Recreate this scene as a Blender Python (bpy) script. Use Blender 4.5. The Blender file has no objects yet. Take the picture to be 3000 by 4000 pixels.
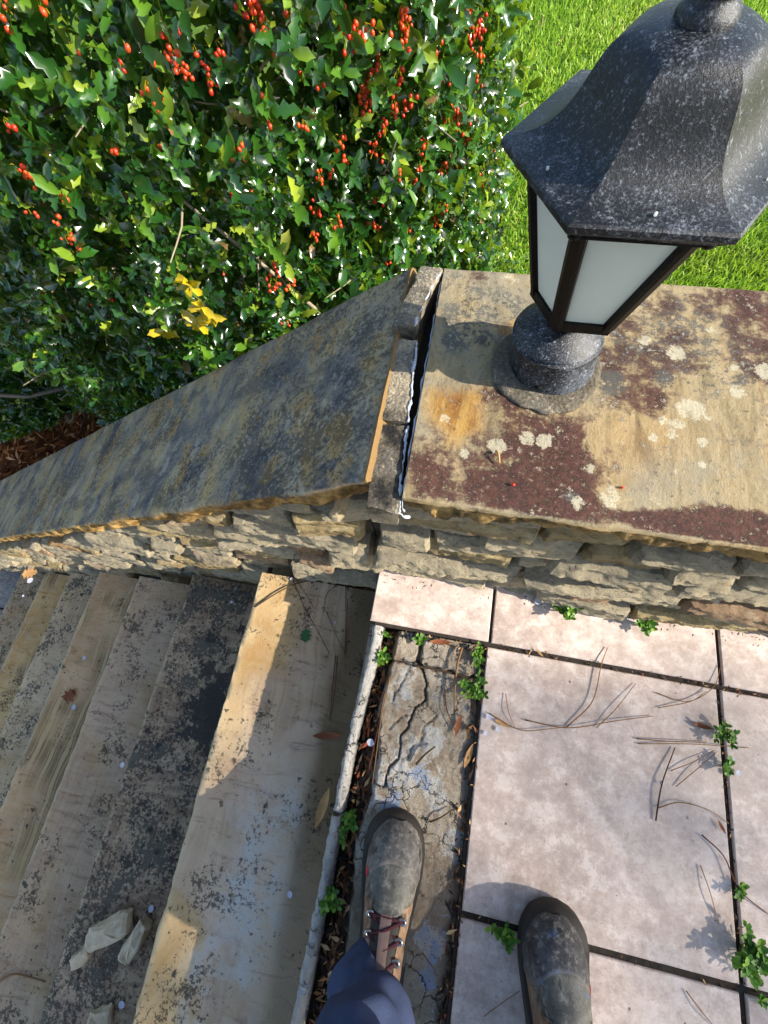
import bpy, math, random
import numpy as np
from mathutils import Matrix, Vector
R_ = math.radians
rng = np.random.default_rng(7); random.seed(7)
sc = bpy.context.scene
COL = sc.collection
# ------------------------------------------------------------------ camera
CAM = np.array([0.0, 0.0, 1.0]); FPX = 1650.0
M = np.array([[0.98062519, -0.14484538, 0.13188654], [0.18192108, 0.92307499, -0.33887649], [-0.07265647, 0.35630377, 0.93154101]])
cd = bpy.data.cameras.new('camera'); cam = bpy.data.objects.new('camera', cd); COL.objects.link(cam); sc.camera = cam
cd.sensor_fit = 'VERTICAL'; cd.sensor_height = 36.0; cd.lens = FPX/4000*36.0; cd.clip_start = 0.02; cd.clip_end = 400
mw = Matrix.Identity(4)
for i in range(3):
    for j in range(3): mw[i][j] = M[i, j]
    mw[i][3] = CAM[i]
cam.matrix_world = mw
# ------------------------------------------------------------------ sky, sun, exposure
SUN_EL, SUN_AZ = 29.9, -5.0           # azimuth measured from +X; the sun stands to the right, a touch on the viewer's side
wd = bpy.data.worlds.new('World'); sc.world = wd; wd.use_nodes = True
wn = wd.node_tree.nodes; bg = wn['Background']
sky = wn.new('ShaderNodeTexSky'); sky.sky_type = 'NISHITA'; sky.sun_disc = False
sky.sun_elevation = R_(SUN_EL); sky.sun_rotation = R_(90-SUN_AZ)
wd.node_tree.links.new(sky.outputs[0], bg.inputs[0]); bg.inputs[1].default_value = 0.15
sl = bpy.data.lights.new('sun', 'SUN'); sl.energy = 4.8; sl.angle = R_(0.53); sl.color = (1.0, 0.93, 0.82)
so = bpy.data.objects.new('sun', sl); COL.objects.link(so)
sd = Vector((math.cos(R_(SUN_EL))*math.cos(R_(SUN_AZ)), math.cos(R_(SUN_EL))*math.sin(R_(SUN_AZ)), math.sin(R_(SUN_EL))))
so.rotation_euler = sd.to_track_quat('Z', 'Y').to_euler()
so.location = sd*30
vs = sc.view_settings; vs.view_transform = 'Standard'; vs.look = 'None'; vs.exposure = 1.2; vs.gamma = 1.0; vs.use_curve_mapping = False

# ------------------------------------------------------------------ pixel helpers (direction only; the height comes from the surface)
def ray(px, py):
    d = M @ np.array([(px-1500)/FPX, -(py-2000)/FPX, -1.0]); return d/np.linalg.norm(d)
def W(px, py, z):
    d = ray(px, py); return CAM + d*((z-1.0)/d[2])
def proj(P):
    v = (np.asarray(P, float)-CAM) @ M
    return np.stack([1500+FPX*v[..., 0]/-v[..., 2], 2000-FPX*v[..., 1]/-v[..., 2], -v[..., 2]], -1)
# ------------------------------------------------------------------ numpy noise
def _h(ix, iy, iz, s):
    n = (ix*374761393 + iy*668265263 + iz*2147483647 + s*974634777) & 0xffffffff
    n = ((n ^ (n >> 13))*1274126177) & 0xffffffff
    n = ((n ^ (n >> 16))*2246822519) & 0xffffffff
    return ((n ^ (n >> 15)) & 0xffffff)/float(0xffffff)
def vn(P, s=0):
    P = np.asarray(P, float); i = np.floor(P).astype(np.int64); f = P-i; f = f*f*f*(f*(f*6-15)+10)
    r = 0
    for a in (0, 1):
        for b in (0, 1):
            for c in (0, 1):
                w = (f[..., 0] if a else 1-f[..., 0])*(f[..., 1] if b else 1-f[..., 1])*(f[..., 2] if c else 1-f[..., 2])
                r = r + w*_h(i[..., 0]+a, i[..., 1]+b, i[..., 2]+c, s)
    return r*2-1
def fbm(P, sc_=1.0, o=4, s=0, g=0.5):
    P = np.asarray(P, float)*sc_; r = 0; a = 1.0; t = 0
    for k in range(o): r = r+a*vn(P*(2.03**k)+k*17.3, s+k); t += a; a *= g
    return r/t
def sst(x, a, b):
    t = np.clip((x-a)/(b-a), 0, 1); return t*t*(3-2*t)
def polymask(P, poly, soft):                      # 1 inside a polygon, soft edge
    P = np.asarray(P, float); poly = np.asarray(poly, float); n = len(poly)
    d = np.full(P.shape[:-1], 1e9); ins = np.zeros(P.shape[:-1], bool)
    for k in range(n):
        a = poly[k]; b = poly[(k+1) % n]; e = b-a; w = P-a
        t = np.clip((w@e)/(e@e+1e-12), 0, 1); q = w-t[..., None]*e; d = np.minimum(d, np.hypot(q[..., 0], q[..., 1]))
        c1 = (P[..., 1] >= a[1]) != (P[..., 1] >= b[1])
        with np.errstate(divide='ignore', invalid='ignore'):
            xx = a[0]+(P[..., 1]-a[1])/(b[1]-a[1])*(b[0]-a[0])
        ins ^= c1 & (P[..., 0] < xx)
    return sst(np.where(ins, d, -d), -soft, soft)
def segdist(P, pts):
    d = np.full(P.shape[:-1], 1e9)
    for a, b in zip(pts[:-1], pts[1:]):
        a = np.asarray(a, float); b = np.asarray(b, float); e = b-a; w = P-a
        t = np.clip((w@e)/(e@e+1e-12), 0, 1); q = w-t[..., None]*e; d = np.minimum(d, np.hypot(q[..., 0], q[..., 1]))
    return d
# ------------------------------------------------------------------ node helper
def lin(h):
    h = h.lstrip('#'); c = [int(h[i:i+2], 16)/255 for i in (0, 2, 4)]
    return tuple(x/12.92 if x <= .04045 else ((x+.055)/1.055)**2.4 for x in c)+(1.0,)
class G:
    def __init__(s, name):
        s.m = bpy.data.materials.new(name); s.m.use_nodes = True; s.t = s.m.node_tree
        s.t.nodes.clear(); s.out = s.t.nodes.new('ShaderNodeOutputMaterial')
    def n(s, ty, **k):
        o = s.t.nodes.new(ty)
        for a, b in k.items(): setattr(o, a, b)
        return o
    def put(s, sock, v):
        if v is None: return
        if isinstance(v, bpy.types.NodeSocket): s.t.links.new(v, sock)
        else:
            if isinstance(v, (tuple, list)) and len(v) == 4 and len(getattr(sock, 'default_value', [0]*4)) == 3: v = v[:3]
            sock.default_value = v
    def obj(s): return s.n('ShaderNodeTexCoord').outputs['Object']
    def pos(s): return s.n('ShaderNodeNewGeometry').outputs['Position']
    def rnd(s): return s.n('ShaderNodeObjectInfo').outputs['Random']
    def attr(s, nm, o='Fac'): return s.n('ShaderNodeAttribute', attribute_name=nm).outputs[o]
    def map(s, v, scale=(1, 1, 1), rot=(0, 0, 0), loc=(0, 0, 0)):
        o = s.n('ShaderNodeMapping'); s.put(o.inputs[0], v); o.inputs['Scale'].default_value = scale; o.inputs['Rotation'].default_value = rot; s.put(o.inputs['Location'], loc); return o.outputs[0]
    def noise(s, v, sc_, det=4, ro=.55, dist=0, col=False):
        o = s.n('ShaderNodeTexNoise'); s.put(o.inputs['Vector'], v); o.inputs['Scale'].default_value = sc_; o.inputs['Detail'].default_value = det
        o.inputs['Roughness'].default_value = ro; o.inputs['Distortion'].default_value = dist; return o.outputs['Color' if col else 'Fac']
    def voro(s, v, sc_, feat='F1', out='Distance', rnd=1.0):
        o = s.n('ShaderNodeTexVoronoi', feature=feat); s.put(o.inputs['Vector'], v); o.inputs['Scale'].default_value = sc_; o.inputs['Randomness'].default_value = rnd; return o.outputs[out]
    def wave(s, v, sc_, dist, det=2, ds=1.0):
        o = s.n('ShaderNodeTexWave'); s.put(o.inputs['Vector'], v); o.inputs['Scale'].default_value = sc_; o.inputs['Distortion'].default_value = dist; o.inputs['Detail'].default_value = det; o.inputs['Detail Scale'].default_value = ds; return o.outputs['Fac']
    def ma(s, op, a, b=0.0, c=None):
        o = s.n('ShaderNodeMath', operation=op); s.put(o.inputs[0], a); s.put(o.inputs[1], b)
        if c is not None: s.put(o.inputs[2], c)
        return o.outputs[0]
    def mul(s, a, b): return s.ma('MULTIPLY', a, b)
    def add(s, a, b): return s.ma('ADD', a, b)
    def mr(s, v, a, b, c=0.0, d=1.0, smooth=True):
        o = s.n('ShaderNodeMapRange', interpolation_type='SMOOTHSTEP' if smooth else 'LINEAR'); s.put(o.inputs[0], v)
        for k, x in zip((1, 2, 3, 4), (a, b, c, d)): s.put(o.inputs[k], x)
        return o.outputs[0]
    def ramp(s, v, st):
        o = s.n('ShaderNodeValToRGB'); s.put(o.inputs[0], v); e = o.color_ramp.elements
        while len(e) < len(st): e.new(0.5)
        for k, (p, c) in enumerate(st): e[k].position = p; e[k].color = lin(c) if isinstance(c, str) else c
        return o.outputs[0]
    def mix(s, f, a, b, bt='MIX'):
        o = s.n('ShaderNodeMix', data_type='RGBA', blend_type=bt); o.clamp_factor = True
        s.put(o.inputs['Factor'], f); s.put(o.inputs[6], lin(a) if isinstance(a, str) else a); s.put(o.inputs[7], lin(b) if isinstance(b, str) else b); return o.outputs[2]
    def bump(s, h, st=.5, d=.005, nrm=None):
        o = s.n('ShaderNodeBump'); s.put(o.inputs['Height'], h); s.put(o.inputs['Strength'], st); o.inputs['Distance'].default_value = d
        if nrm is not None: s.put(o.inputs['Normal'], nrm)
        return o.outputs[0]
    def bsdf(s, col, ro=.8, nrm=None, spec=.3, **k):
        o = s.n('ShaderNodeBsdfPrincipled'); s.put(o.inputs['Base Color'], lin(col) if isinstance(col, str) else col); s.put(o.inputs['Roughness'], ro)
        if nrm is not None: s.put(o.inputs['Normal'], nrm)
        o.inputs['Specular IOR Level'].default_value = spec
        for a, b in k.items(): s.put(o.inputs[a], b)
        s.t.links.new(o.outputs[0], s.out.inputs[0]); return o
def simple(name, col, ro=.7, spec=.3, var=.25, scale=60, bumpd=.001, metal=0.0):
    g = G(name); p = g.obj(); n = g.noise(p, scale, 5)
    c = lin(col); d = tuple(x*(1-var) for x in c[:3])+(1,); e = tuple(min(1, x*(1+var)) for x in c[:3])+(1,)
    g.bsdf(g.mix(n, d, e), ro, g.bump(n, .4, bumpd), spec, Metallic=metal); return g.m
# ------------------------------------------------------------------ object helpers
def root(name, label, cat, loc, group=None, kind=None):
    o = bpy.data.objects.new(name, None); COL.objects.link(o); o.location = loc; o.empty_display_size = .05
    o['label'] = label; o['category'] = cat
    if group: o['group'] = group
    if kind: o['kind'] = kind
    return o
def tag(o, label, cat, group=None):
    o['label'] = label; o['category'] = cat
    if group: o['group'] = group
    return o
def wloc(o):
    v = np.zeros(3)
    while o is not None: v = v+np.array(o.location); o = o.parent
    return v
def mesh(name, V, F, mat, parent=None, smooth=True, kind=None, attrs=None, loc=None, angle=None):
    V = np.asarray(V, float); base = wloc(parent); L = np.array(loc if loc is not None else base, float)
    me = bpy.data.meshes.new(name)
    if isinstance(F, np.ndarray):
        nf, k = F.shape; me.vertices.add(len(V)); me.vertices.foreach_set('co', (V-L).astype(np.float32).ravel())
        me.loops.add(nf*k); me.loops.foreach_set('vertex_index', F.astype(np.int32).ravel())
        me.polygons.add(nf); me.polygons.foreach_set('loop_start', np.arange(0, nf*k, k, dtype=np.int32)); me.update(calc_edges=True)
    else: me.from_pydata((V-L).tolist(), [], [list(map(int, f)) for f in F]); me.update()
    if attrs:
        for k, a in attrs.items():
            at = me.attributes.new(k, 'FLOAT', 'POINT'); at.data.foreach_set('value', np.asarray(a, np.float32).ravel())
    me.materials.append(mat)
    if smooth: me.polygons.foreach_set('use_smooth', np.ones(len(me.polygons), bool))
    if smooth and angle: me.set_sharp_from_angle(angle=R_(angle))
    o = bpy.data.objects.new(name, me); COL.objects.link(o); o.location = L-base if parent is not None else L
    if parent is not None: o.parent = parent
    if kind: o['kind'] = kind
    return o
def grid_faces(nu, nv, closed_v=False):
    i = np.arange(nu-1)[:, None]; j = np.arange(nv if closed_v else nv-1)[None, :]; j2 = (j+1) % nv
    return np.stack([(i*nv+j), (i*nv+j2), ((i+1)*nv+j2), ((i+1)*nv+j)], -1).reshape(-1, 4)
def box(x0, x1, y0, y1, z0, z1, b=0.0):
    if b <= 0:
        V = [(x, y, z) for z in (z0, z1) for y in (y0, y1) for x in (x0, x1)]
        return np.array(V), [(0, 2, 3, 1), (4, 5, 7, 6), (0, 1, 5, 4), (2, 6, 7, 3), (0, 4, 6, 2), (1, 3, 7, 5)]
    V = []
    for z, k in ((z0, 0), (z1-b, 0), (z1, b)): V += [(x0+k, y0+k, z), (x1-k, y0+k, z), (x1-k, y1-k, z), (x0+k, y1-k, z)]
    F = [(3, 2, 1, 0), (8, 9, 10, 11)]
    for l in (0, 4):
        for k in range(4): F.append((l+k, l+(k+1) % 4, l+4+(k+1) % 4, l+4+k))
    return np.array(V), F
def tube(pts, rad, n=6, cap=True):
    pts = np.asarray(pts, float); k = len(pts); rad = np.broadcast_to(np.asarray(rad, float), (k,))
    tg = np.gradient(pts, axis=0); tg /= np.linalg.norm(tg, axis=1)[:, None]+1e-9
    up = np.array([0, 0, 1.0]) if abs(tg[0][2]) < .9 else np.array([1.0, 0, 0]); V = []
    for p, t, r in zip(pts, tg, rad):
        a = np.cross(t, up); a /= np.linalg.norm(a)+1e-9; b = np.cross(a, t)
        for q in range(n): V.append(p+r*(math.cos(2*math.pi*q/n)*a+math.sin(2*math.pi*q/n)*b))
    F = [tuple(x) for x in grid_faces(k, n, True)]
    if cap: F += [tuple(range(n-1, -1, -1)), tuple(range((k-1)*n, k*n))]
    return np.array(V), F
def lathe(prof, cx, cy, n=40, capb=True, capt=True):
    V = []
    for r, z in prof:
        for q in range(n): a = 2*math.pi*q/n; V.append((cx+r*math.cos(a), cy+r*math.sin(a), z))
    F = [tuple(x) for x in grid_faces(len(prof), n, True)]
    if capb: F.append(tuple(range(n-1, -1, -1)))
    if capt: F.append(tuple(range((len(prof)-1)*n, len(prof)*n)))
    return np.array(V), F
def joinVF(L):
    V = []; F = []; k = 0
    for v, f in L:
        V.append(np.asarray(v, float)); F += [tuple(int(i)+k for i in q) for q in f]; k += len(v)
    return np.concatenate(V), F
def uv_ball(r_, n=7, m=5):
    V = [(0, 0, r_)]; F = []
    for i in range(1, m):
        for j in range(n): a = math.pi*i/m; b = 2*math.pi*j/n; V.append((r_*math.sin(a)*math.cos(b), r_*math.sin(a)*math.sin(b), r_*math.cos(a)))
    V.append((0, 0, -r_))
    for j in range(n): F.append((0, 1+j, 1+(j+1) % n)); F.append((len(V)-1, 1+(m-2)*n+(j+1) % n, 1+(m-2)*n+j))
    for i in range(m-2):
        for j in range(n): a = 1+i*n; F.append((a+j, a+n+j, a+n+(j+1) % n, a+(j+1) % n))
    return np.array(V), F
uv_ball0 = uv_ball
def spline(pts, n=24):
    pts = np.asarray(pts, float)
    if len(pts) < 3: t = np.linspace(0, 1, n)[:, None]; return pts[0]*(1-t)+pts[-1]*t
    P = np.vstack([2*pts[0]-pts[1], pts, 2*pts[-1]-pts[-2]]); out = []; m = len(pts)-1
    for u in np.linspace(0, m-1e-6, n):
        i = int(u); t = u-i; a, b, c, d = P[i:i+4]
        out.append(.5*((2*b)+(-a+c)*t+(2*a-5*b+4*c-d)*t*t+(-a+3*b-3*c+d)*t**3))
    return np.array(out)
def scatter(tV, tF, T, var=None):                # template verts/faces (uniform face size) x 4x4-ish (R 3x3, t) -> one big mesh
    Rm, t = T; n = len(t); V = np.einsum('nij,kj->nki', Rm, tV)+t[:, None, :]
    F = (tF[None]+(np.arange(n)*len(tV))[:, None, None]).reshape(-1, tF.shape[1])
    a = None if var is None else np.repeat(var, len(tV))
    return V.reshape(-1, 3), F, a
def frames(d, up, s):                            # rotation matrices: local x -> d, local z -> close to up
    d = d/np.linalg.norm(d, axis=1)[:, None]; y = np.cross(up, d); y /= np.linalg.norm(y, axis=1)[:, None]+1e-9; z = np.cross(d, y)
    return np.stack([d, y, z], -1)*np.asarray(s)[:, None, None]

# ------------------------------------------------------------------ materials
def m_sandstone():                               # main coping slab: python masks give stains, nodes give grain
    g = G('sandstone_coping'); p = g.obj()
    n1 = g.noise(p, 8, 8, .68); n2 = g.noise(p, 32, 8, .74); n3 = g.noise(p, 120, 6, .8); n4 = g.noise(p, 300, 3, .7)
    str_ = g.noise(g.map(p, (36, 7, 30), (0, 0, R_(32))), 1, 7, .7, .7)
    base = g.ramp(str_, [(.28, '#655642'), (.42, '#877757'), (.55, '#9c8b6a'), (.70, '#82683f')])
    base = g.mix(g.mr(n1, .44, .60, 0, .75), base, g.mix(n3, '#75705f', '#9a917b'))
    orn = g.mul(g.attr('orange'), g.mr(n1, .25, .6, .45, .95)); base = g.mix(orn, base, g.mix(g.mr(str_, .35, .65), '#80541f', '#ad8746'))
    pur = g.attr('purple'); pn = g.mr(g.add(pur, g.add(g.mul(g.add(n2, -.5), 3.0), g.mul(g.add(n3, -.5), 1.5))), .08, .72)
    base = g.mix(g.mul(pn, .94), base, g.mix(g.mr(n3, .40, .60), '#2b1718', '#52312c'))
    gry = g.attr('grey'); gn = g.mr(g.add(gry, g.add(g.mul(g.add(n3, -.5), 4.5), g.mul(g.add(n2, -.5), 2.0))), .48, .75)
    base = g.mix(g.mul(gn, .85), base, g.mix(n2, '#292a2b', '#67665f'))
    lc = g.attr('lichen'); ln = g.mr(g.add(lc, g.add(g.mul(g.add(n3, -.5), 4.5), g.mul(g.add(n2, -.5), 3.0))), .5, .85)
    base = g.mix(g.mul(ln, .7), base, g.mix(n4, '#a79d80', '#c9c2a8'))
    spk = g.mr(n3, .58, .66); base = g.mix(g.mul(spk, .6), base, '#3a2d22'); base = g.mix(g.mul(g.mr(n3, .42, .34), .5), base, '#b5a883')
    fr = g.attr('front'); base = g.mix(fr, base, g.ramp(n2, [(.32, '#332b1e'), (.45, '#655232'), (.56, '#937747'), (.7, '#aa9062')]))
    h = g.add(g.mul(n2, .5), g.mul(n3, .6))
    g.bsdf(base, .9, g.bump(h, .8, .005), .2); return g.m
def m_slopestone():
    g = G('weathered_coping'); p = g.obj(); q = g.map(p, (1, 1, 1), (0, R_(-32.8), R_(0)))
    s1 = g.noise(g.map(q, (11, 5, 9), (0, 0, R_(50))), 1, 8, .72, .4); n1 = g.noise(p, 6, 6, .65); n2 = g.noise(p, 32, 8, .74); n3 = g.noise(p, 120, 6, .8); n4 = g.noise(p, 70, 6, .78)
    base = g.ramp(s1, [(.32, '#57585d'), (.43, '#817d76'), (.53, '#a99b7c'), (.66, '#c6a970')])
    dk = g.mr(g.noise(g.map(q, (5, 9, 4), (0, 0, R_(20))), 1, 7, .7), .50, .60); base = g.mix(g.mul(dk, .55), base, '#45474d')
    blob = g.voro(g.map(q, (16, 7, 14), (0, 0, R_(55))), 1); bm = g.mr(g.add(blob, g.mul(g.add(n2, -.5), 1.6)), .42, .28)
    gate = g.mr(n1, .44, .50); base = g.mix(g.mul(g.mul(bm, gate), .92), base, g.mix(n4, '#a8834c', '#c4a876'))
    vor2 = g.voro(g.map(q, (20, 12, 20), (0, 0, R_(55))), 1); b2 = g.mul(g.mr(g.add(vor2, g.mul(g.add(n4, -.5), 1.4)), .36, .26), g.mr(g.add(n3, g.mul(g.noise(p, 3.5, 3), .9)), .88, .98)); base = g.mix(g.mul(b2, .55), base, '#cbbfa2')
    sp = g.mr(g.add(n3, g.mul(g.add(n1, -.5), .8)), .50, .58); base = g.mix(g.mul(sp, .62), base, '#2c2c2f'); base = g.mix(g.mul(g.mr(n3, .43, .36), .65), base, '#c2baa2')
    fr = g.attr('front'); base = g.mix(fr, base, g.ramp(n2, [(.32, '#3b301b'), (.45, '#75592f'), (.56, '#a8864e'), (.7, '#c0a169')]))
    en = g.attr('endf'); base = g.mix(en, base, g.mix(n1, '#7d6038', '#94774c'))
    g.bsdf(base, .85, g.bump(g.add(g.mul(n2, .5), g.mul(n3, .7)), 1.0, .007), .25); return g.m
def m_stone():
    g = G('wall_stone'); p = g.obj(); r = g.rnd()
    n1 = g.noise(g.map(p, (5, 5, 14)), 1, 7, .68, .5); n2 = g.noise(g.map(p, (22, 22, 60)), 1, 8, .75); n3 = g.noise(p, 120, 6, .8)
    a = g.ramp(n1, [(.3, '#6a6356'), (.45, '#8f8570'), (.58, '#a89b80'), (.72, '#947f58')])
    b = g.ramp(n1, [(.3, '#857759'), (.5, '#9c8962'), (.7, '#725b3c')])
    base = g.mix(g.mr(r, .68, .9), a, b); base = g.mix(g.mul(g.mr(g.ma('FRACT', g.mul(r, 7.3)), .84, .95), .45), base, '#8a5630')
    base = g.mix(g.mul(g.mr(n3, .56, .64), .65), base, '#2f2a24')
    base = g.mix(g.mul(g.mr(n2, .52, .64), .5), base, '#bdb090'); base = g.mix(g.mul(g.mr(n2, .46, .36), .5), base, '#544b3e')
    g.bsdf(base, .92, g.bump(g.add(n2, g.mul(n3, .6)), 1.0, .010), .15); return g.m
def m_tread(name, ca, cb, speck, blotch, ring, dark='#1f1e1d', pale=0.0):
    g = G(name); p = g.obj(); n1 = g.noise(p, 4.5, 7, .68, .5); n2 = g.noise(p, 26, 8, .74); n3 = g.noise(p, 105, 6, .8); dis = g.mix(.035, p, g.noise(p, 45, 4, col=True))
    grain = g.noise(g.map(p, (9, 34, 9), (0, 0, R_(12))), 1, 6, .7, 1.2)
    base = g.mix(g.mr(n1, .38, .62), ca, cb); base = g.mix(g.mr(grain, .45, .62, 0, .45), base, '#b9a284'); base = g.mix(g.mr(grain, .47, .34, 0, .5), base, '#604a3a')
    w = g.wave(g.map(p, (1.0, .55, 1)), 5.0, 11, 3, .6); rm = g.mul(g.mr(g.noise(p, 3.1, 2, .5), .42, .56), ring)
    base = g.mix(g.mul(rm, .72), base, g.ramp(w, [(.15, '#7f6849'), (.45, '#a78e64'), (.66, '#5f3f2d'), (.78, '#94784f'), (.95, '#b09a70')]))
    base = g.mix(g.mul(g.attr('cream_and_sun'), g.mr(n2, .3, .6, .7, 1)), base, g.mix(g.mr(n1, .35, .65), '#a5814d', '#bfa578'))  # cream stone tone, and sunlit areas painted on the top step
    base = g.mix(g.mul(g.attr('blue'), g.mul(g.mr(n2, .40, .58, .1, .9), g.mr(n1, .40, .58, .15, 1))), base, '#b3aea4')
    base = g.mix(g.mul(g.attr('worn'), g.mr(n2, .35, .6, .2, .75)), base, '#b9a988')
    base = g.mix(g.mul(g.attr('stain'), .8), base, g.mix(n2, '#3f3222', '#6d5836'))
    if pale: base = g.mix(g.mul(g.mr(g.noise(p, 9, 8, .76), .52, .62), pale), base, '#aeb09a')
    fine = g.mr(g.add(n3, g.mul(g.add(g.noise(p, 9, 6, .7), -.5), 1.0)), .62-speck*.13, .69-speck*.13); base = g.mix(g.mul(fine, .78), base, dark)
    for sc_, den, rad in ((60, .20+speck*.3, .30), (30, .05+speck*.18, .26)):
        o = g.n('ShaderNodeTexVoronoi'); g.put(o.inputs['Vector'], dis); o.inputs['Scale'].default_value = sc_; cs = g.n('ShaderNodeSeparateColor'); g.put(cs.inputs[0], o.outputs['Color'])
        on = g.mul(g.mr(cs.outputs[0], den, den-.02), g.mr(g.add(o.outputs['Distance'], g.mul(g.add(n3, -.5), .4)), g.mul(g.add(cs.outputs[1], .4), rad), g.mul(g.add(cs.outputs[1], .4), rad*.6)))
        base = g.mix(g.mul(g.mul(on, g.mr(g.noise(p, 6, 4, .6), .46-speck*.08, .56-speck*.08)), .8), base, dark)
    bl = g.mr(g.add(g.add(g.noise(dis, 14, 7, .7), g.mul(g.attr('black'), .30)), g.mul(g.add(n3, -.5), .25)), .72-blotch*.15, .75-blotch*.15); base = g.mix(g.mul(bl, .9), base, g.mix(n3, dark, '#3d3a36'))
    g.bsdf(base, .88, g.bump(g.add(g.mul(n2, .4), n3), .6, .004), .25); return g.m
def m_tile():
    g = G('porcelain_tile'); p = g.obj(); r = g.rnd(); cx = g.n('ShaderNodeCombineXYZ'); g.put(cx.inputs[0], g.mul(r, 9.0)); g.put(cx.inputs[1], g.mul(r, 5.0)); q = g.map(p, loc=cx.outputs[0])
    n1 = g.noise(q, 4, 7, .7); n2 = g.noise(q, 24, 8, .76); n3 = g.noise(q, 100, 6, .8)
    base = g.ramp(n1, [(.34, '#a79486'), (.5, '#baa79a'), (.66, '#c6b6a9')])
    base = g.mix(g.mul(g.mr(n2, .50, .60), .55), base, '#dacdc1'); base = g.mix(g.mul(g.mr(n2, .50, .40), .42), base, '#8f7e72')
    base = g.mix(g.mul(g.mr(n3, .56, .64), .4), base, '#78695f'); base = g.mix(g.mul(g.mr(n3, .44, .36), .35), base, '#d4c9bd'); dt = g.n('ShaderNodeTexVoronoi'); g.put(dt.inputs['Vector'], q); dt.inputs['Scale'].default_value = 36; dc = g.n('ShaderNodeSeparateColor'); g.put(dc.inputs[0], dt.outputs['Color']); base = g.mix(g.mul(g.mul(g.mr(dt.outputs['Distance'], .11, .07), g.mr(dc.outputs[0], .10, .08)), .8), base, '#3d2d22')
    st = g.mul(g.mr(g.noise(g.pos(), 2.6, 6, .7), .46, .66), .42); base = g.mix(g.mul(st, g.mr(r, 0, 1, .5, 1.3)), base, '#8b8079')
    g.bsdf(base, g.mr(n2, .3, .7, .45, .65), g.bump(g.add(n2, n3), .15, .002), .35); return g.m
def m_mortar():
    g = G('old_mortar'); p = g.obj(); n1 = g.noise(p, 7, 8, .7); n2 = g.noise(p, 34, 8, .75); n3 = g.noise(p, 120, 6, .8)
    base = g.ramp(g.add(g.mul(n1, .55), g.mul(n2, .45)), [(.36, '#8a7965'), (.46, '#ab9a84'), (.54, '#c0b29d'), (.64, '#cec4b4')])
    base = g.mix(g.mul(g.attr('moss'), g.mr(n2, .42, .58, .25, .9)), base, g.mix(n3, '#3d342b', '#75664f'))
    vd_ = g.n('ShaderNodeTexVoronoi', feature='DISTANCE_TO_EDGE'); g.put(vd_.inputs['Vector'], g.mix(.06, p, g.noise(p, 30, 4, col=True))); vd_.inputs['Scale'].default_value = 21; crk = g.mul(g.mr(vd_.outputs[0], .035, .008), g.mr(n1, .46, .56))
    base = g.mix(g.mul(g.mr(g.add(g.attr('white'), g.add(g.mul(g.add(n2, -.5), 4.0), g.mul(g.add(n3, -.5), 2.5))), .42, .75), .85), base, g.mix(n3, '#b4b1a8', '#dad8d2'))
    base = g.mix(g.mul(g.mr(g.add(g.attr('blue'), g.add(g.mul(g.add(n2, -.5), 4.5), g.mul(g.add(n3, -.5), 3.0))), .6, .9), .7), base, g.mix(n3, '#7b95bd', '#a9b8d0'))
    base = g.mix(g.mul(g.mr(n3, .56, .64), .6), base, '#3f3325'); base = g.mix(g.mul(g.mr(n3, .43, .36), .4), base, '#cfc7b2')
    base = g.mix(g.mul(crk, .85), base, '#2a2119')
    g.bsdf(base, .95, g.bump(g.add(g.add(n2, n3), g.mul(crk, -.6)), 1.0, .012), .1); return g.m
def m_jointmortar():
    g = G('sandy_joint_mortar'); p = g.obj(); n1 = g.noise(p, 16, 7, .7); v = g.voro(p, 200); n3 = g.noise(p, 190, 5, .78)
    base = g.mix(g.mr(n1, .4, .6), '#7d766a', '#aa9c82'); base = g.mix(g.mr(n3, .54, .64), base, '#cbbb9a'); base = g.mix(g.mr(n3, .44, .36, 0, .8), base, '#35312c')
    base = g.mix(g.mul(g.attr('dark'), g.mr(n1, .3, .6)), base, '#2f2d2c')
    g.bsdf(base, .95, g.bump(g.add(n3, g.mul(v, .4)), 1.0, .006), .1); return g.m
def m_leaf(name, spread=1.0, yellow=False, objrnd=False):
    g = G(name); r = g.rnd() if objrnd else g.attr('lv'); p = g.obj(); n = g.noise(p, 90, 2)
    if yellow: c = g.mix(r, '#b9a21c', '#d8c53a')
    else: c = g.ramp(r, [(0, '#0d2413'), (.35, '#183d19'), (.66, '#2f5d1c'), (.86, '#5f8423'), (.972, '#9aab34'), (1, '#8a6a48')])
    c = g.mix(g.mul(n, .3), c, '#2c5220' if not yellow else '#c8b53c')
    o = g.bsdf(c, .2, None, .75)
    tr = g.n('ShaderNodeBsdfTranslucent'); g.put(tr.inputs[0], g.mix(.6, c, '#9fc021' if not yellow else '#e2cf2c'))
    mx = g.n('ShaderNodeMixShader'); mx.inputs[0].default_value = .28
    g.t.links.new(o.outputs[0], mx.inputs[1]); g.t.links.new(tr.outputs[0], mx.inputs[2]); g.t.links.new(mx.outputs[0], g.out.inputs[0]); return g.m
def m_grass():
    g = G('grass_blade'); r = g.attr('lv'); p = g.pos(); n = g.noise(p, 1.3, 4, .6)
    c = g.ramp(r, [(0, '#517d20'), (.5, '#8aae33'), (.88, '#b3c556'), (1, '#c9b67a')])
    c = g.mix(g.mul(g.mr(n, .52, .72), .45), c, '#98963e')
    o = g.bsdf(c, .5, None, .35); tr = g.n('ShaderNodeBsdfTranslucent'); g.put(tr.inputs[0], g.mix(.5, c, '#9ac52a'))
    mx = g.n('ShaderNodeMixShader'); mx.inputs[0].default_value = .4
    g.t.links.new(o.outputs[0], mx.inputs[1]); g.t.links.new(tr.outputs[0], mx.inputs[2]); g.t.links.new(mx.outputs[0], g.out.inputs[0]); return g.m
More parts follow.
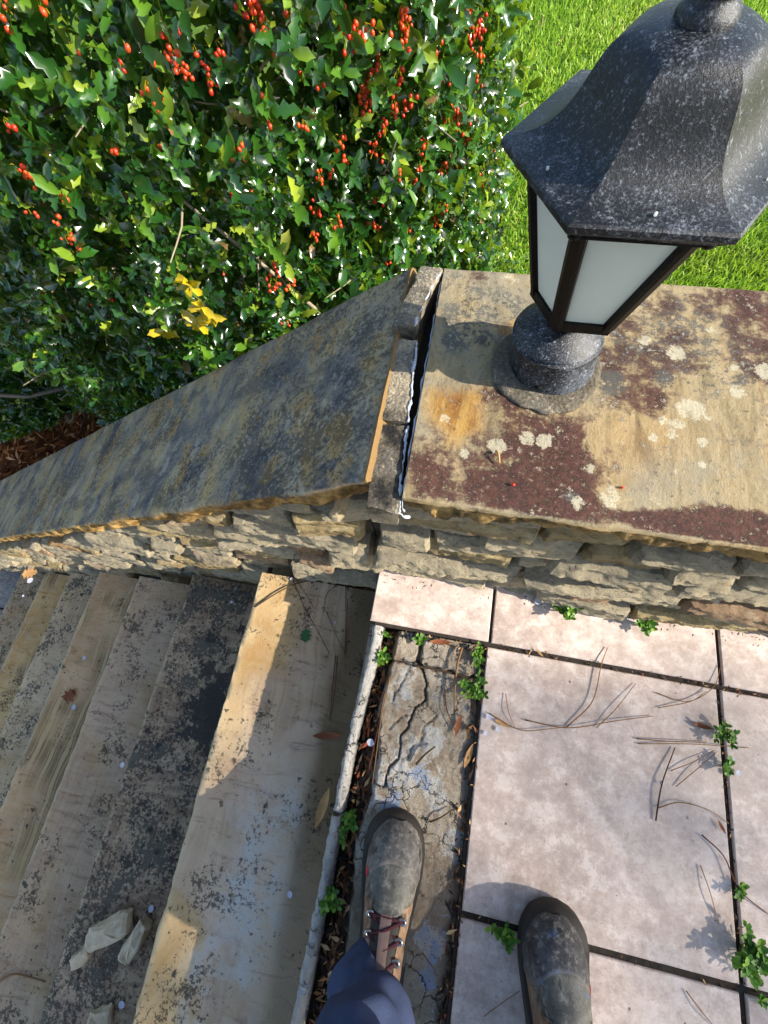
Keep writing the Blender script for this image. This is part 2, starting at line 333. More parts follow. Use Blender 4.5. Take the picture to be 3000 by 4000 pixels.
def m_ground():
    g = G('lawn_soil'); p = g.pos(); n = g.noise(p, 14, 6, .65); x = g.n('ShaderNodeSeparateXYZ'); g.put(x.inputs[0], p)
    gr = g.mix(n, '#3b4d1c', '#5d7a2b'); mu = g.ramp(n, [(.3, '#3a2416'), (.5, '#6b4023'), (.7, '#96602f')])
    bed = g.mul(g.mr(g.add(x.outputs[0], g.mul(n, .6)), .2, -.3), g.mr(g.add(x.outputs[1], g.mul(n, .6)), 2.9, 2.5)); g.bsdf(g.mix(bed, gr, mu), .95, g.bump(n, .8, .03), .1); return g.m
def m_lamp(name, chalk=.5, col='#101114', spec=.4):
    g = G(name); p = g.obj(); n1 = g.noise(p, 14, 5, .65); n3 = g.noise(p, 480, 4, .75); n2 = g.noise(p, 160, 5, .75)
    f = g.mr(g.add(g.add(g.mul(n3, .75), g.mul(n2, .3)), g.mul(n1, .55)), .90-chalk*.3, 1.22-chalk*.3)
    c = g.mix(g.mul(f, .5), col, '#8f98a4'); c = g.mix(g.mul(g.mr(g.add(n2, g.mul(g.add(n3, -.5), .8)), .60, .70), .04+max(0, chalk-.3)*1.1), c, '#b4bac2')
    g.bsdf(c, g.mr(f, 0, 1, .42, .75), g.bump(g.add(n3, g.mul(n2, .5)), .4, .0015), spec); return g.m
def m_glass():
    g = G('frosted_glass'); p = g.obj(); n = g.noise(p, 25, 4); o = g.bsdf(g.mix(n, '#dfe6e1', '#edf1ee'), .4, g.bump(g.noise(p, 300, 2), .1, .001), .5)
    tr = g.n('ShaderNodeBsdfTranslucent'); tr.inputs[0].default_value = lin('#f2f6f3'); mx = g.n('ShaderNodeMixShader'); mx.inputs[0].default_value = .6
    g.t.links.new(o.outputs[0], mx.inputs[1]); g.t.links.new(tr.outputs[0], mx.inputs[2]); g.t.links.new(mx.outputs[0], g.out.inputs[0]); return g.m
MT = dict(coping=m_sandstone(), slope=m_slopestone(), stone=m_stone(), tile=m_tile(), mortar=m_mortar(), joint=m_jointmortar(),
          core=simple('wall_core', '#4a4339', .95, .1, .4, 40, .01), grout=simple('dark_grout', '#37312b', .95, .1, .5, 90, .004),
          caulk=simple('white_caulk', '#a4a8b0', .6, .3, .3, 120, .002), riser=simple('riser_stone', '#6a5a44', .9, .2, .35, 30, .004),
          leafo=m_leaf('holly_leaf', objrnd=True), leaf=m_leaf('holly_foliage'), yleaf=m_leaf('yellow_leaf', yellow=True), grass=m_grass(), ground=m_ground(),
          bark=simple('holly_bark', '#8b7f6c', .9, .15, .35, 60, .003), lamp=m_lamp('weathered_black_metal', .42, '#0b0c0f'), lampdark=m_lamp('black_metal', -.15, '#050506', .2), lampbase=m_lamp('chalky_black_metal', .62, '#0b0c10'),
          glass=m_glass(), dirt=simple('dark_soil', '#2e251b', .95, .1, .5, 120, .006))
def m_berry():
    g = G('red_berry'); c = g.mix(g.rnd(), '#a8200f', '#cf4a1c'); g.bsdf(c, .35, None, .45); return g.m
MT['berry'] = m_berry()

# ------------------------------------------------------------------ ground, patio, landing (setting)
def ground_z(x, y):
    return -.5-.75*sst(-x, .1, 2.3)+.03*fbm(np.stack([x, y, 0*x], -1), .8, 3)
gx = np.unique(np.r_[np.linspace(-60, -4, 20), np.linspace(-4, 5, 91), np.linspace(5, 60, 20)]); gy = np.unique(np.r_[np.linspace(.52, 6, 61), np.linspace(6, 90, 25)])
GX, GY = np.meshgrid(gx, gy, indexing='ij')
o = mesh('ground', np.stack([GX, GY, ground_z(GX, GY)], -1).reshape(-1, 3), grid_faces(len(gx), len(gy)), MT['ground']); o['kind'] = 'structure'

patio = bpy.data.objects.new('patio', None); COL.objects.link(patio); patio['kind'] = 'structure'; patio.location = (.15, .09, 0)
v, f = box(.138, 3.4, -2.75, .087, -.2, -.006); mesh('grout_bed', v, f, MT['grout'], patio, False)
v, f = box(-.112, 3.4, .0872, .3, -.2, -.0065); mesh('grout_bed', v, f, MT['grout'], patio, False)
def tile(x0, x1, y0, y1):
    j = lambda: random.uniform(-.0012, .0012)
    v, f = box(x0, x1, y0, y1, -.011, 0+j()*.6, .0018); v = v.copy(); v[:, 0] += j(); v[:, 1] += j()
    return mesh('tile', v, f, MT['tile'], patio, False, loc=((x0+x1)/2, (y0+y1)/2, 0))
for x0, x1 in ((-.124, .147), (.153, .6225), (.631, 1.1), (1.109, 1.58), (1.59, 2.06), (2.07, 2.54), (2.55, 3.02)): tile(x0, x1, .094, .26)
for i in range(6):
    for k in range(5):
        x0 = .1445+i*.4805; y1 = .0835-k*.4835; tile(x0+.001*k*(i == 0), x0+.4705, y1-.4725, y1)

# exposed mortar strip where the edge tiles are missing: height field cut into pieces
def pxl(L, z=-.015): return [W(a, b, z)[:2] for a, b in L]
crack1 = pxl([(1647, 2595), (1667, 2656), (1662, 2728), (1616, 2769), (1596, 2825), (1560, 2892), (1555, 2963), (1514, 3010), (1509, 3068), (1452, 3072), (1400, 3080)])
crackA = pxl([(1520, 2584), (1560, 2578), (1640, 2582), (1647, 2595), (1740, 2618), (1800, 2640), (1900, 2655)])
crackB = pxl([(1655, 2430), (1648, 2500), (1640, 2582)])
fine = [pxl(l) for l in ([(1600, 2600), (1580, 2650), (1545, 2700), (1530, 2745)], [(1660, 2740), (1700, 2790), (1650, 2850), (1640, 2900)], [(1455, 3000), (1490, 3020), (1514, 3010)], [(1600, 2930), (1630, 2905), (1660, 2870)],
        [(1690, 2480), (1720, 2510), (1790, 2520), (1850, 2540)], [(1620, 2790), (1560, 2800), (1520, 2850)], [(1560, 2970), (1600, 2950), (1625, 2910)], [(1500, 3060), (1540, 3030), (1570, 3060), (1560, 3090)])]
mort = bpy.data.objects.new('mortar_bed', None); COL.objects.link(mort); mort['kind'] = 'structure'; mort.location = (.02, -.2, 0)
hx = np.arange(-.082, .1405, .0028); hy = np.arange(-1.25, .0865, .0032); HX, HY = np.meshgrid(hx, hy, indexing='ij'); P2 = np.stack([HX, HY], -1); P3 = np.stack([HX, HY, 0*HX], -1)
hz = -.0145+.0016*fbm(P3, 14, 4, 3)+.0020*fbm(P3, 70, 4, 5, .6)+.0016*fbm(P3*np.array([1, .35, 1]), 120, 3, 9)
edge = -.062+.010*fbm(np.stack([HY*9, 0*HY, 0*HY], -1), 1, 4, 2)+.004*fbm(np.stack([HY*60, 0*HY, 0*HY], -1), 1, 3, 4)+.004*np.sin(HY*22)
hz -= .045*sst(edge-HX, -.004, .010)
hz -= .010*sst(HX, .115, .14)*(.5+.5*fbm(P3, 30, 3, 8))
jit = np.stack([fbm(P3, 55, 3, 21), fbm(P3, 55, 3, 22)], -1)*.006
c1 = segdist(P2+jit, crack1); cA = segdist(P2+jit, crackA); cB = segdist(P2+jit, crackB)
for c_, w_, d_ in ((c1, .0016, .014), (cA, .0028, .016), (cB, .0045, .02)): hz -= d_*(1-sst(c_, w_*.35, w_*1.5))
for l in fine: hz -= .005*(1-sst(segdist(P2+jit, l), .0003, .0020))
blueM = np.zeros_like(HX); whiteM = np.zeros_like(HX)
for px, py, r, a in ((1530, 3140, .030, 1), (1515, 3090, .016, .8), (1640, 3020, .020, .9), (1665, 3060, .012, .9), (1690, 3760, .016, 1), (1680, 3830, .012, 1), (1655, 3820, .012, .9), (1700, 3700, .010, .8), (1725, 3640, .009, .7), (1660, 3650, .012, .6), (1440, 3270, .012, .7), (1420, 3400, .010, .7)):
    c_ = W(px, py, -.015)[:2]; blueM = np.maximum(blueM, a*(1-sst(np.hypot((HX-c_[0]), (HY-c_[1])*.75), r*.4, r*1.3)))
for px, py, r in ((1600, 3000, .06), (1500, 3050, .045), (1690, 2900, .03), (1560, 2700, .03), (1600, 2620, .02), (1700, 3100, .03), (1780, 3300, .03), (1680, 3700, .03)):
    c_ = W(px, py, -.015)[:2]; whiteM = np.maximum(whiteM, .75*(1-sst(np.hypot((HX-c_[0]), (HY-c_[1])*.8), r*.5, r*1.4)))
mossM = np.clip(sst(-HY, .25, .6)*.55+sst(HX, .11, .138)*.5+.4*fbm(P3, 12, 3, 31), 0, 1)+sst(edge-HX, -.004, .006)
lx = np.interp(HY, [p[1] for p in crack1][::-1], [p[0] for p in crack1][::-1])
ya = np.interp(HX, [p[0] for p in crackA], [p[1] for p in crackA]); xb = crackB[1][0]
lab = np.where(HY > ya, np.where(HX < xb, 0, 1), np.where((HX < lx) & (HY > crack1[-1][1]), 2, 3))
FF = grid_faces(*HX.shape); VV = np.stack([HX, HY, hz], -1).reshape(-1, 3); fl = lab.ravel()[FF[:, 0]]
for k in range(4):
    ids = FF[fl == k]; u, inv = np.unique(ids, return_inverse=True)
    mesh('mortar_slab', VV[u], inv.reshape(-1, 4)[:, ::-1] if False else inv.reshape(-1, 4), MT['mortar'], mort, True, attrs=dict(moss=np.clip(mossM, 0, 1).ravel()[u], white=whiteM.ravel()[u], blue=blueM.ravel()[u]))
v, f = box(-.105, .139, -1.3, .0868, -.2, -.066); mesh('bedding', v, f, MT['dirt'], mort, False)
# white broken mortar edge along the top step: three lengths
def mortar_edge(y0, y1, seed):
    n = max(12, int((y1-y0)/.003)); ys = np.linspace(y0, y1, n); prof = [(0, -.154), (.002, -.03), (.003, -.006), (.006, -.001), (.011, .0005), (.017, 0), (.022, -.002), (.0255, -.010), (.028, -.05)]
    V = []
    for y in ys:
        xl = -.119-.010*sst(-y, -.05, .2)-.004*sst(-y, .4, .7); w = 1.0-.15*sst(-y, 0, .15)
        for a, z in prof: V.append((xl+a*w, y, z-.004))
    V = np.array(V); d = fbm(V, 90, 4, seed, .65)*.004+fbm(V*np.array([1, .3, 1]), 200, 3, seed+3)*.002; top = sst(V[:, 2], -.1, -.02)
    V[:, 2] += d*top; V[:, 0] += fbm(V+5, 80, 4, seed, .65)*.0045*top
    F = [tuple(x) for x in grid_faces(n, len(prof))]+[tuple(range(len(prof))), tuple(range((n-1)*len(prof), n*len(prof)))[::-1]]
    one = np.ones(len(V)); mesh('mortar_edge', V, F, MT['mortar'], mort, True, attrs=dict(moss=one*0, white=np.clip(1.3+.5*fbm(V, 25, 3, 1), 0, 1.8), blue=np.clip(.15*sst(-V[:, 1], .1, .4)+.3*fbm(V, 30, 3, 6), 0, 1)))
mortar_edge(-.288, .0865, 1); mortar_edge(-.742, -.295, 2); mortar_edge(-1.28, -.748, 3)
# loose debris in the groove
def shred(n, xf, y0, y1, zf, seed, name, mat, parent, L=(.008, .03), wd_=.15):
    r = np.random.default_rng(seed); y = r.uniform(y0, y1, n); x = xf(y, r); z = zf(x, y, r)
    d = np.stack([r.normal(0, .6, n), r.normal(0, 1, n), r.normal(0, .25, n)], -1); up = np.stack([r.normal(0, .5, n), r.normal(0, .5, n), np.ones(n)], -1)
    tV = np.array([(-.5, 0, 0), (-.1, wd_, .03), (.5, 0, .04), (-.1, -wd_, 0.02)]); tF = np.array([[0, 3, 2, 1]])
    V, F, a = scatter(tV, tF, (frames(d, up, r.uniform(*L, n)), np.stack([x, y, z], -1)), r.uniform(0, 1, n))
    return mesh(name, V, F, mat, parent, False, 'stuff', dict(lv=a))
g = G('leaf_litter'); r_ = g.attr('lv'); c_ = g.ramp(r_, [(0, '#140e0a'), (.4, '#332014'), (.65, '#5f3a1e'), (.83, '#94663a'), (.94, '#c0a070'), (1, '#842c16')]); g.bsdf(c_, .7, None, .3); MT['litter'] = g.m
g = G('orange_mulch'); g.bsdf(g.ramp(g.attr('lv'), [(0, '#3d2112'), (.4, '#7d4420'), (.75, '#b8703a'), (1, '#d3a06a')]), .8, None, .2); MT['mulch'] = g.m
shred(900, lambda y, r: np.where(r.uniform(0, 1, len(y)) < .8, r.uniform(-.098, -.058, len(y)), r.uniform(.122, .143, len(y))), -.7, .08, lambda x, y, r: np.where(x < 0, -.052, -.022)+r.uniform(0, .018, len(x)), 5, 'leaf_litter', MT['litter'], mort)
shred(60, lambda y, r: r.uniform(-.06, .13, len(y)), .068, .09, lambda x, y, r: -.014+r.uniform(0, .006, len(x)), 6, 'leaf_litter', MT['litter'], mort, (.004, .014))

shred(260, lambda y, r: np.where(r.uniform(0, 1, len(y)) < .6, .6205+r.normal(0, .004, len(y)), .1435+r.normal(0, .003, len(y))), -.75, .1, lambda x, y, r: -.004+r.uniform(0, .005, len(x)), 61, 'joint_litter', MT['litter'], patio, (.003, .012))
shred(150, lambda y, r: r.uniform(.13, .9, len(y)), .078, .096, lambda x, y, r: -.004+r.uniform(0, .005, len(x)), 62, 'joint_litter', MT['litter'], patio, (.003, .011))
shred(70, lambda y, r: r.uniform(.13, .9, len(y)), -.404, -.388, lambda x, y, r: -.004+r.uniform(0, .005, len(x)), 63, 'joint_litter', MT['litter'], patio, (.003, .010))
shred(110, lambda y, r: r.uniform(-.12, .9, len(y)), .185, .215, lambda x, y, r: .001+r.uniform(0, .004, len(x)), 64, 'joint_litter', MT['litter'], patio, (.003, .010))
shred(70, lambda y, r: r.uniform(.15, .9, len(y)), -.6, .18, lambda x, y, r: .001+r.uniform(0, .001, len(x)), 65, 'joint_litter', MT['litter'], patio, (.002, .006))
# ------------------------------------------------------------------ stairs
ZS = [-.155-.179*k for k in range(7)]; XS = [u*(1-z) for u, z in zip((-.4146, -.585, -.7202, -.828, -.9045, -.972, -1.037), ZS)]
stairs = root('stone_stairs', 'flight of worn sandstone slab steps descending to the left beside the stone wall', 'stairs', (-.5, -.4, -1.44))
tm = [m_tread('tread_tan', '#b0957a', '#c0a88c', .18, .0, .5), m_tread('tread_black_lichen', '#745f4f', '#93806a', 1.1, .78, .3, pale=.5),
      m_tread('tread_grey', '#9f846b', '#b1977c', .36, .12, .25), m_tread('tread_banded', '#b08a62', '#c29e74', .15, .03, 1.3),
      m_tread('tread_pale', '#b49a78', '#c3ab88', .7, .36, .4, pale=.25), m_tread('tread_ringed', '#b58c57', '#c7a36b', .15, .0, 1.3), m_tread('tread_speckled', '#9a8063', '#ab9273', .8, .4, .3)]
def extr(prof, us, place, disp=None):
    V = np.array([place(u, a, b) for u in us for a, b in prof]); n = len(prof)
    F = [tuple(x) for x in grid_faces(len(us), n, True)]+[tuple(range(n)), tuple(range((len(us)-1)*n, len(us)*n))[::-1]]
    return V, F
for k in range(7):
    x0 = XS[k]; x1 = (-.10 if k == 0 else XS[k-1]+.045); z = ZS[k]; t = .055
    ys = np.linspace(-1.75, [.186, .168, .15, .155, .148, .14, .135][k], 150); nx = 36
    prof = [(x1, z-t), (x0+.004, z-t), (x0, z-t+.008), (x0+.001, z-.006), (x0+.006, z)]+[(x0+.006+(x1-x0-.006)*q, z) for q in np.linspace(0, 1, nx)[1:]]
    V, F = extr(prof[::-1], ys, lambda u, a, b: (a, u, b)); Vo = V.copy()
    nose = 1-sst(V[:, 0]-x0, 0, .02); V[:, 0] += nose*(.0045*fbm(Vo+k*3, 14, 4, k)+.003*fbm(Vo, 60, 3, k+5)); V[:, 2] += .0016*fbm(Vo, 10, 4, k+9)*(Vo[:, 2] > z-.01)-.004*nose*np.clip(fbm(Vo, 40, 3, k+2), 0, 1)
    P = V[:, :2]; cream_and_sun = np.zeros(len(V)); blue = np.zeros(len(V)); stain = np.zeros(len(V)); nn = fbm(np.c_[P, 0*P[:, 0]], 9, 4, k+40)
    if k == 0:
        c1_ = sst(.06-(V[:, 0]-x0)+.05*nn, -.05, .03)*sst(V[:, 1], -.42, -.1); cream_and_sun = np.maximum(c1_, polymask(P, [W(a, b, z)[:2] for a, b in ((1031, 2220), (1160, 2230), (1170, 2380), (1120, 2620), (900, 2650))], .03))  # cream stone near the nosing; sunlit strip by the wall painted with it
        cream_and_sun = np.maximum(cream_and_sun, polymask(P, [W(a, b, z)[:2] for a, b in ((660, 3440), (805, 3600), (770, 4200), (420, 4200))], .012))  # sunlit patch beside the person's shadow, painted into the colour
        cream_and_sun = np.clip(cream_and_sun, 0, 1)*.95; blue = np.clip(sst(.085+.05*nn-np.abs(V[:, 0]+.30), -.04, .05)*sst(-V[:, 1], .15, .4)*1.0, 0, 1); stain = sst(V[:, 0]+.215+.02*nn, -.012, .02)*.8*sst(V[:, 1], -1.2, -.1)+.25*sst(V[:, 0]+.28, 0, .1)
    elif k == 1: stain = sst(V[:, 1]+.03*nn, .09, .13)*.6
    else: cream_and_sun = np.clip(.45*sst(nn, 0, .5), 0, 1); stain = np.clip(.7*sst(V[:, 0]-(x1-.11)+.04*nn, -.05, .03), 0, 1)*(k in (2, 3, 5))
    black = np.clip(sst(V[:, 0]-(x0+.13)+.06*nn, -.02, .08)*sst(.10-np.abs(V[:, 1]+.20), -.2, .1)*1.0, 0, 1) if k == 1 else np.zeros(len(V))
    tr = mesh('tread', V, F, tm[k], stairs, True, attrs=dict(cream_and_sun=cream_and_sun, blue=blue, stain=np.clip(stain, 0, 1), black=black, worn=np.clip((1-sst(Vo[:, 0]-x0, .004, .022))*(Vo[:, 2] > z-.012), 0, 1)), angle=50)
    v, f = box(x0+.02, x0+.06, -1.75, .12, z-.18, z-t+.001); mesh('riser', v, f, MT['riser'], stairs, False)
v, f = box(-2.3, -.165, -1.74, .13, -1.9, -1.46); mesh('stair_base', v, f, MT['riser'], stairs, False)
v, f = box(-.125, -.118, -1.74, .09, -.2, -.03); mesh('riser', v, f, MT['mortar'], stairs, False)
land = bpy.data.objects.new('landing', None); COL.objects.link(land); land['kind'] = 'structure'; land.location = (-2.6, -.3, -1.44)
v, f = box(-6, -2.3, -6, .5, -1.6, -1.452); mesh('paver_bed', v, f, MT['grout'], land, False)
mp = m_tread('paver_stone', '#7a7876', '#86827d', .2, .05, 0)
for i in range(5):
    for k in range(6):
        xx = -2.345-.5*(i+1); yy = .33-.42*(k+1)+.07*(i % 2); v, f = box(xx+.006, xx+.495, yy, yy+.41, -1.47, -1.44, .004); mesh('paver', v, f, mp, land, False, loc=(xx+.25, yy+.2, -1.44))
# far lawn level on the viewer's side, below the patio and beyond the landing
o = mesh('lower_ground', [(-60, -60, -1.62), (60, -60, -1.62), (60, .6, -1.62), (-60, .6, -1.62)], [(0, 1, 2, 3)], MT['ground'], smooth=False); o['kind'] = 'structure'
v, f = box(-.10, 3.5, -2.8, .3, -1.7, -.21); o = mesh('patio_foundation', v, f, MT['core'], smooth=False); o['kind'] = 'structure'

# ------------------------------------------------------------------ stone wall with copings
wall = root('stone_wall', 'low rubble stone wall with sandstone coping, level part and sloping part beside the stairs', 'wall', (0, .38, -.05))
TAN = .645; SLO = math.atan(TAN); XJ = -.099; ZJ = .523
def slope_z(x): return ZJ+TAN*(x-XJ)                      # top surface of the sloping coping
def yface(z): return .222+.055*np.minimum(z, 0)
# core
v, f = box(-.13, 2.3, .262, .552, -.6, .462); mesh('core', v, f, MT['core'], wall, False)
V = []
for y in (.258, .55):
    for x, z in ((-2.75, -1.9), (-.131, -1.9), (-.131, .44), (-2.75, slope_z(-2.75)-.085)): V.append((x, y, z))
mesh('core', V, [(0, 1, 2, 3), (7, 6, 5, 4), (0, 4, 5, 1), (1, 5, 6, 2), (2, 6, 7, 3), (3, 7, 4, 0)], MT['core'], wall, False)
def stone(x0, x1, z0, z1, prot, seed):
    L = x1-x0; H = z1-z0; nx = max(9, int(L/.0055)); nz = max(9, int(H/.0055))
    u = np.linspace(0, 1, nx); w = np.linspace(0, 1, nz); U, Wz = np.meshgrid(u, w, indexing='ij')
    s1, s2, s3, s4 = [random.uniform(-1, 1) for _ in range(4)]
    X = x0+L*U+.010*s1*(Wz-.5)*(1 if U is not None else 0); Z = z0+H*Wz+.012*s2*(U-.5)
    P = np.stack([X, 0*X+seed*3.1, Z], -1)
    X = X+.004*fbm(P, 25, 3, seed+7); Z = Z+.0045*fbm(P*np.array([.6, 1, 1]), 25, 3, seed+11)
    e = np.minimum(np.minimum(U, 1-U)*L, np.minimum(Wz, 1-Wz)*H); rnd_ = 1-sst(e, 0, .008)
    q1 = fbm(P*np.array([.45, 1, 1.0]), 11, 3, seed); rid = 1-np.abs(fbm(P*np.array([.35, 1, 2.2]), 30, 4, seed+5))*2.2; ter = np.floor(q1*5+.35*fbm(P, 60, 3, seed+8))/5
    rock = ter*.013+q1*.003+rid*.003+fbm(P*np.array([.45, 1, 1.8]), 95, 4, seed+3, .7)*.0075
    Y = yface(Z)-prot-rock+.012*rnd_**1.5+.012*s3*(Wz-.5)+.016*s4*(U-.5)-.012*(.5-Wz)+.004
    lim = np.where(X < -.09, slope_z(X)-.062, .4645); Z = np.minimum(Z, lim)
    V = np.stack([X, Y, Z], -1).reshape(-1, 3); n0 = nx*nz
    F = [tuple(q) for q in grid_faces(nx, nz)]
    rim = [i*nz for i in range(nx)]+[(nx-1)*nz+j for j in range(1, nz)]+[i*nz+nz-1 for i in range(nx-2, -1, -1)]+[j for j in range(nz-2, 0, -1)]
    cx, cz = V[:, 0].mean(), V[:, 2].mean()
    B = np.array([((V[i, 0]-cx)*.97+cx, .275, (V[i, 2]-cz)*.95+cz) for i in rim]); V = np.vstack([V, B]); m = len(rim)
    for k in range(m): F.append((rim[k], n0+k, n0+(k+1) % m, rim[(k+1) % m]))
    F = [q[::-1] for q in F]
    mesh('stone', V, F, MT['stone'], wall, True, loc=(cx, .25, cz), angle=36)
random.seed(3); seed = 0
courses = [(-.06, .010), (.010, .068), (.068, .135), (.135, .178), (.178, .248), (.248, .300), (.300, .365), (.365, .412), (.412, .4625)]
for ci, (z0, z1) in enumerate(courses):
    x = -.115+random.uniform(-.02, .03); prot = [.014, .022, .010, .018, .006, .014, .004, .012, .002][ci]
    if ci in (1, 3): x -= .03
    while x < 1.75:
        L = random.choice([.10, .13, .16, .20, .25]) if ci != 3 else random.choice([.16, .24, .3])
        seed += 1; stone(x+.0055, min(x+L, 1.8)-.0055, z0+.0045, z1-.0045, prot+random.uniform(-.014, .012), seed); x += L
# sloping part: courses run level, cut by the coping
z = -1.62; k = 0
while z < .44:
    h = random.choice([.04, .05, .06, .07, .08]); z1 = min(z+h, .46); x = XJ-.02+random.uniform(-.03, .02) if z > -.1 else -.10
    while x > -2.65:
        L = random.choice([.1, .14, .18, .22, .28]); xa = x-L
        if slope_z(x)-.062 > z+.02 and (z1 > -.18*max(0, (-xa-.489)/.308)-.5):
            if slope_z(xa)-.062 < z+.015: xa = max(xa, (z+.02+.062-ZJ)/TAN+XJ)
            if x-xa > .05: seed += 1; stone(xa+.0055, x-.0055, z+.0045, z1-.0045, .010+random.uniform(-.016, .020), seed)
        x -= L
    z = z1
# coping slabs (profile swept along the length)
def slab(us, ydep, th, place, seed, rough=.008):
    y0, y1 = ydep; ny = 90; ks = np.linspace(0, 1, 9)
    prof = [(y0+.003, -th*(1-q)) for q in ks[:-1]]+[(y0+.001, -.006), (y0+.004, -.0015)]+[(y, 0) for y in np.linspace(y0+.009, y1-.009, ny)]+[(y1-.003, -.002), (y1, -.008)]+[(y1-.002, -th*q) for q in ks[2:]]
    nu = len(us); npf = len(prof); A = np.array([[(u, a, b) for a, b in prof] for u in us]).reshape(-1, 3); Lc = A.copy()
    fm = (1-sst(Lc[:, 1]-y0, .004, .010))
    ch = fbm(Lc*np.array([1, .5, .8]), 26, 4, seed)*rough*1.2+np.abs(fbm(Lc*np.array([1.2, 1, .5]), 45, 3, seed+4))*rough
    Lc[:, 1] += fm*(ch*sst(-Lc[:, 2], -.002, .02)+.004*fbm(np.c_[Lc[:, 0], 0*Lc[:, 0], 0*Lc[:, 0]], 8, 3, seed))
    Lc[:, 1] += fm*.010*sst(-Lc[:, 2], th*.55, th)
    topm = 1-fm; Lc[:, 2] += topm*(.0018*fbm(A, 7, 4, seed+1)+.0008*fbm(A, 50, 3, seed+2))
    V = np.array([place(*q) for q in Lc]); F = [tuple(x) for x in grid_faces(nu, npf, True)]+[tuple(range(npf)), tuple(range((nu-1)*npf, nu*npf))[::-1]]
    return V, F, A, fm
us = np.r_[np.linspace(-.0485, 1.0, 230), np.linspace(1.03, 2.3, 20)]
V, F, A, fm = slab(us, (.191, .586), .062, lambda u, a, b: (u+.006*(a-.39)*0, a, .523+b), 11, .012)
F = [q[::-1] for q in F]
P = V[:, :2]; W2 = lambda L: [W(a, b, .523)[:2] for a, b in L]
jt = np.stack([fbm(np.c_[P, 0*P[:, 0]], 30, 4, 61), fbm(np.c_[P, 0*P[:, 0]], 30, 4, 62)], -1)*.014; nn = fbm(np.c_[P, 0*P[:, 0]], 14, 4, 63)
pur = polymask(P+jt, W2([(1650, 1700), (1790, 1790), (1930, 1700), (1930, 1500), (2060, 1590), (2200, 1620), (2270, 1640), (2300, 1780), (2350, 1960), (2380, 2050), (2250, 2060), (1600, 1950), (1600, 1800)]), .040)*.78
pur = np.maximum(pur, polymask(P+jt*.15, W2([(2180, 1700), (2278, 1650), (2345, 1975), (2260, 2050), (1900, 1990), (1800, 1870)]), .012)*.95)
pur = np.maximum(pur, polymask(P+jt*.2, W2([(2330, 2010), (2730, 1972), (2900, 1985), (3100, 2015), (3300, 2250), (2600, 2100)]), .008)*1.0)
for px, py, r in ((2440, 1280, .03), (2600, 1200, .03), (2950, 1170, .04), (2700, 1420, .02), (2480, 1480, .04), (2960, 1400, .05), (2850, 1290, .03), (1870, 1080, .02), (2520, 1560, .025), (2420, 1380, .025), (2990, 1280, .05), (2780, 1190, .03), (2650, 1330, .03), (2950, 1230, .07), (2870, 1180, .05), (2990, 1350, .06), (2380, 1420, .04), (2550, 1430, .04)):
    c_ = W(px, py, .523)[:2]; pur = np.maximum(pur, .66*(1-sst(np.hypot(P[:, 0]-c_[0], P[:, 1]-c_[1])+.012*nn, r*.2, r*1.6)))
grey = np.zeros(len(V))
for px, py, r, a in ((1850, 1150, .05, .45), (1800, 1230, .035, .7), (1920, 1240, .03, .6), (1770, 1330, .02, .8), (2380, 1490, .022, .95), (2590, 1480, .015, .8), (1880, 1320, .012, 1), (2560, 1350, .05, .4), (2750, 1250, .06, .4), (2230, 1950, .018, .9), (1780, 1110, .04, .35), (2000, 1160, .03, .4), (2900, 1480, .03, .5), (2680, 1300, .10, .42), (2450, 1350, .06, .4), (2820, 1400, .08, .38), (1950, 1200, .05, .55), (1850, 1280, .05, .6)):
    c_ = W(px, py, .523)[:2]; grey = np.maximum(grey, a*(1-sst(np.hypot(P[:, 0]-c_[0], P[:, 1]-c_[1])+.012*nn, r*.3, r*1.3)))
lich = np.zeros(len(V))
for px, py, r in ((2700, 1605, .022), (2600, 1650, .009), (2650, 1660, .011), (2625, 1700, .011), (2550, 1710, .008), (2745, 1725, .012), (2615, 1780, .007), (2745, 1815, .010), (2640, 1840, .008), (2385, 1940, .016), (2260, 1970, .014), (2300, 1830, .009), (2565, 1950, .006), (2880, 1530, .014), (2640, 1380, .014), (2520, 1330, .010), (1740, 1640, .010), (1990, 1090, .02), (1940, 1740, .010), (2130, 1720, .012), (2060, 1710, .010), (2870, 1440, .012), (2990, 1450, .02), (2760, 1630, .008), (1810, 1770, .009), (2790, 1290, .014)):
    c_ = W(px, py, .523)[:2]; lich = np.maximum(lich, .95-.95*sst(np.hypot(P[:, 0]-c_[0], P[:, 1]-c_[1])+.006*nn, r*.6, r*1.05))
org = np.maximum(polymask(P+jt*.6, W2([(1670, 1530), (1900, 1510), (1880, 1700), (1760, 1740), (1680, 1640)]), .015), .8*polymask(P+jt*.6, W2([(1940, 1270), (2030, 1250), (2030, 1330), (1960, 1310)]), .01))
org = np.maximum(org, .45*polymask(P+jt, W2([(2300, 1650), (2600, 1560), (2700, 1700), (2500, 1850), (2350, 1900)]), .05))
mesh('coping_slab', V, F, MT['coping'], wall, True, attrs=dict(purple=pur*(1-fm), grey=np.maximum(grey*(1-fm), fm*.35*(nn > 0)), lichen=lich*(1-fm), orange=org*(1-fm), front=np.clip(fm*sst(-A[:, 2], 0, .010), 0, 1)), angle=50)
ca, sa = math.cos(SLO), math.sin(SLO)
us = np.linspace(0, 3.05, 330)
V, F, A, fm = slab(us, (.206, .584), .056, lambda u, a, b: (XJ-u*ca-(-b)*(-sa)*1.0, a, ZJ-u*sa+b*ca), 23, .016)
mesh('coping_slab', V, F, MT['slope'], wall, True, attrs=dict(front=np.clip(fm*sst(-A[:, 2], 0, .012), 0, 1), endf=1.0*(A[:, 0] < .001)), angle=50)
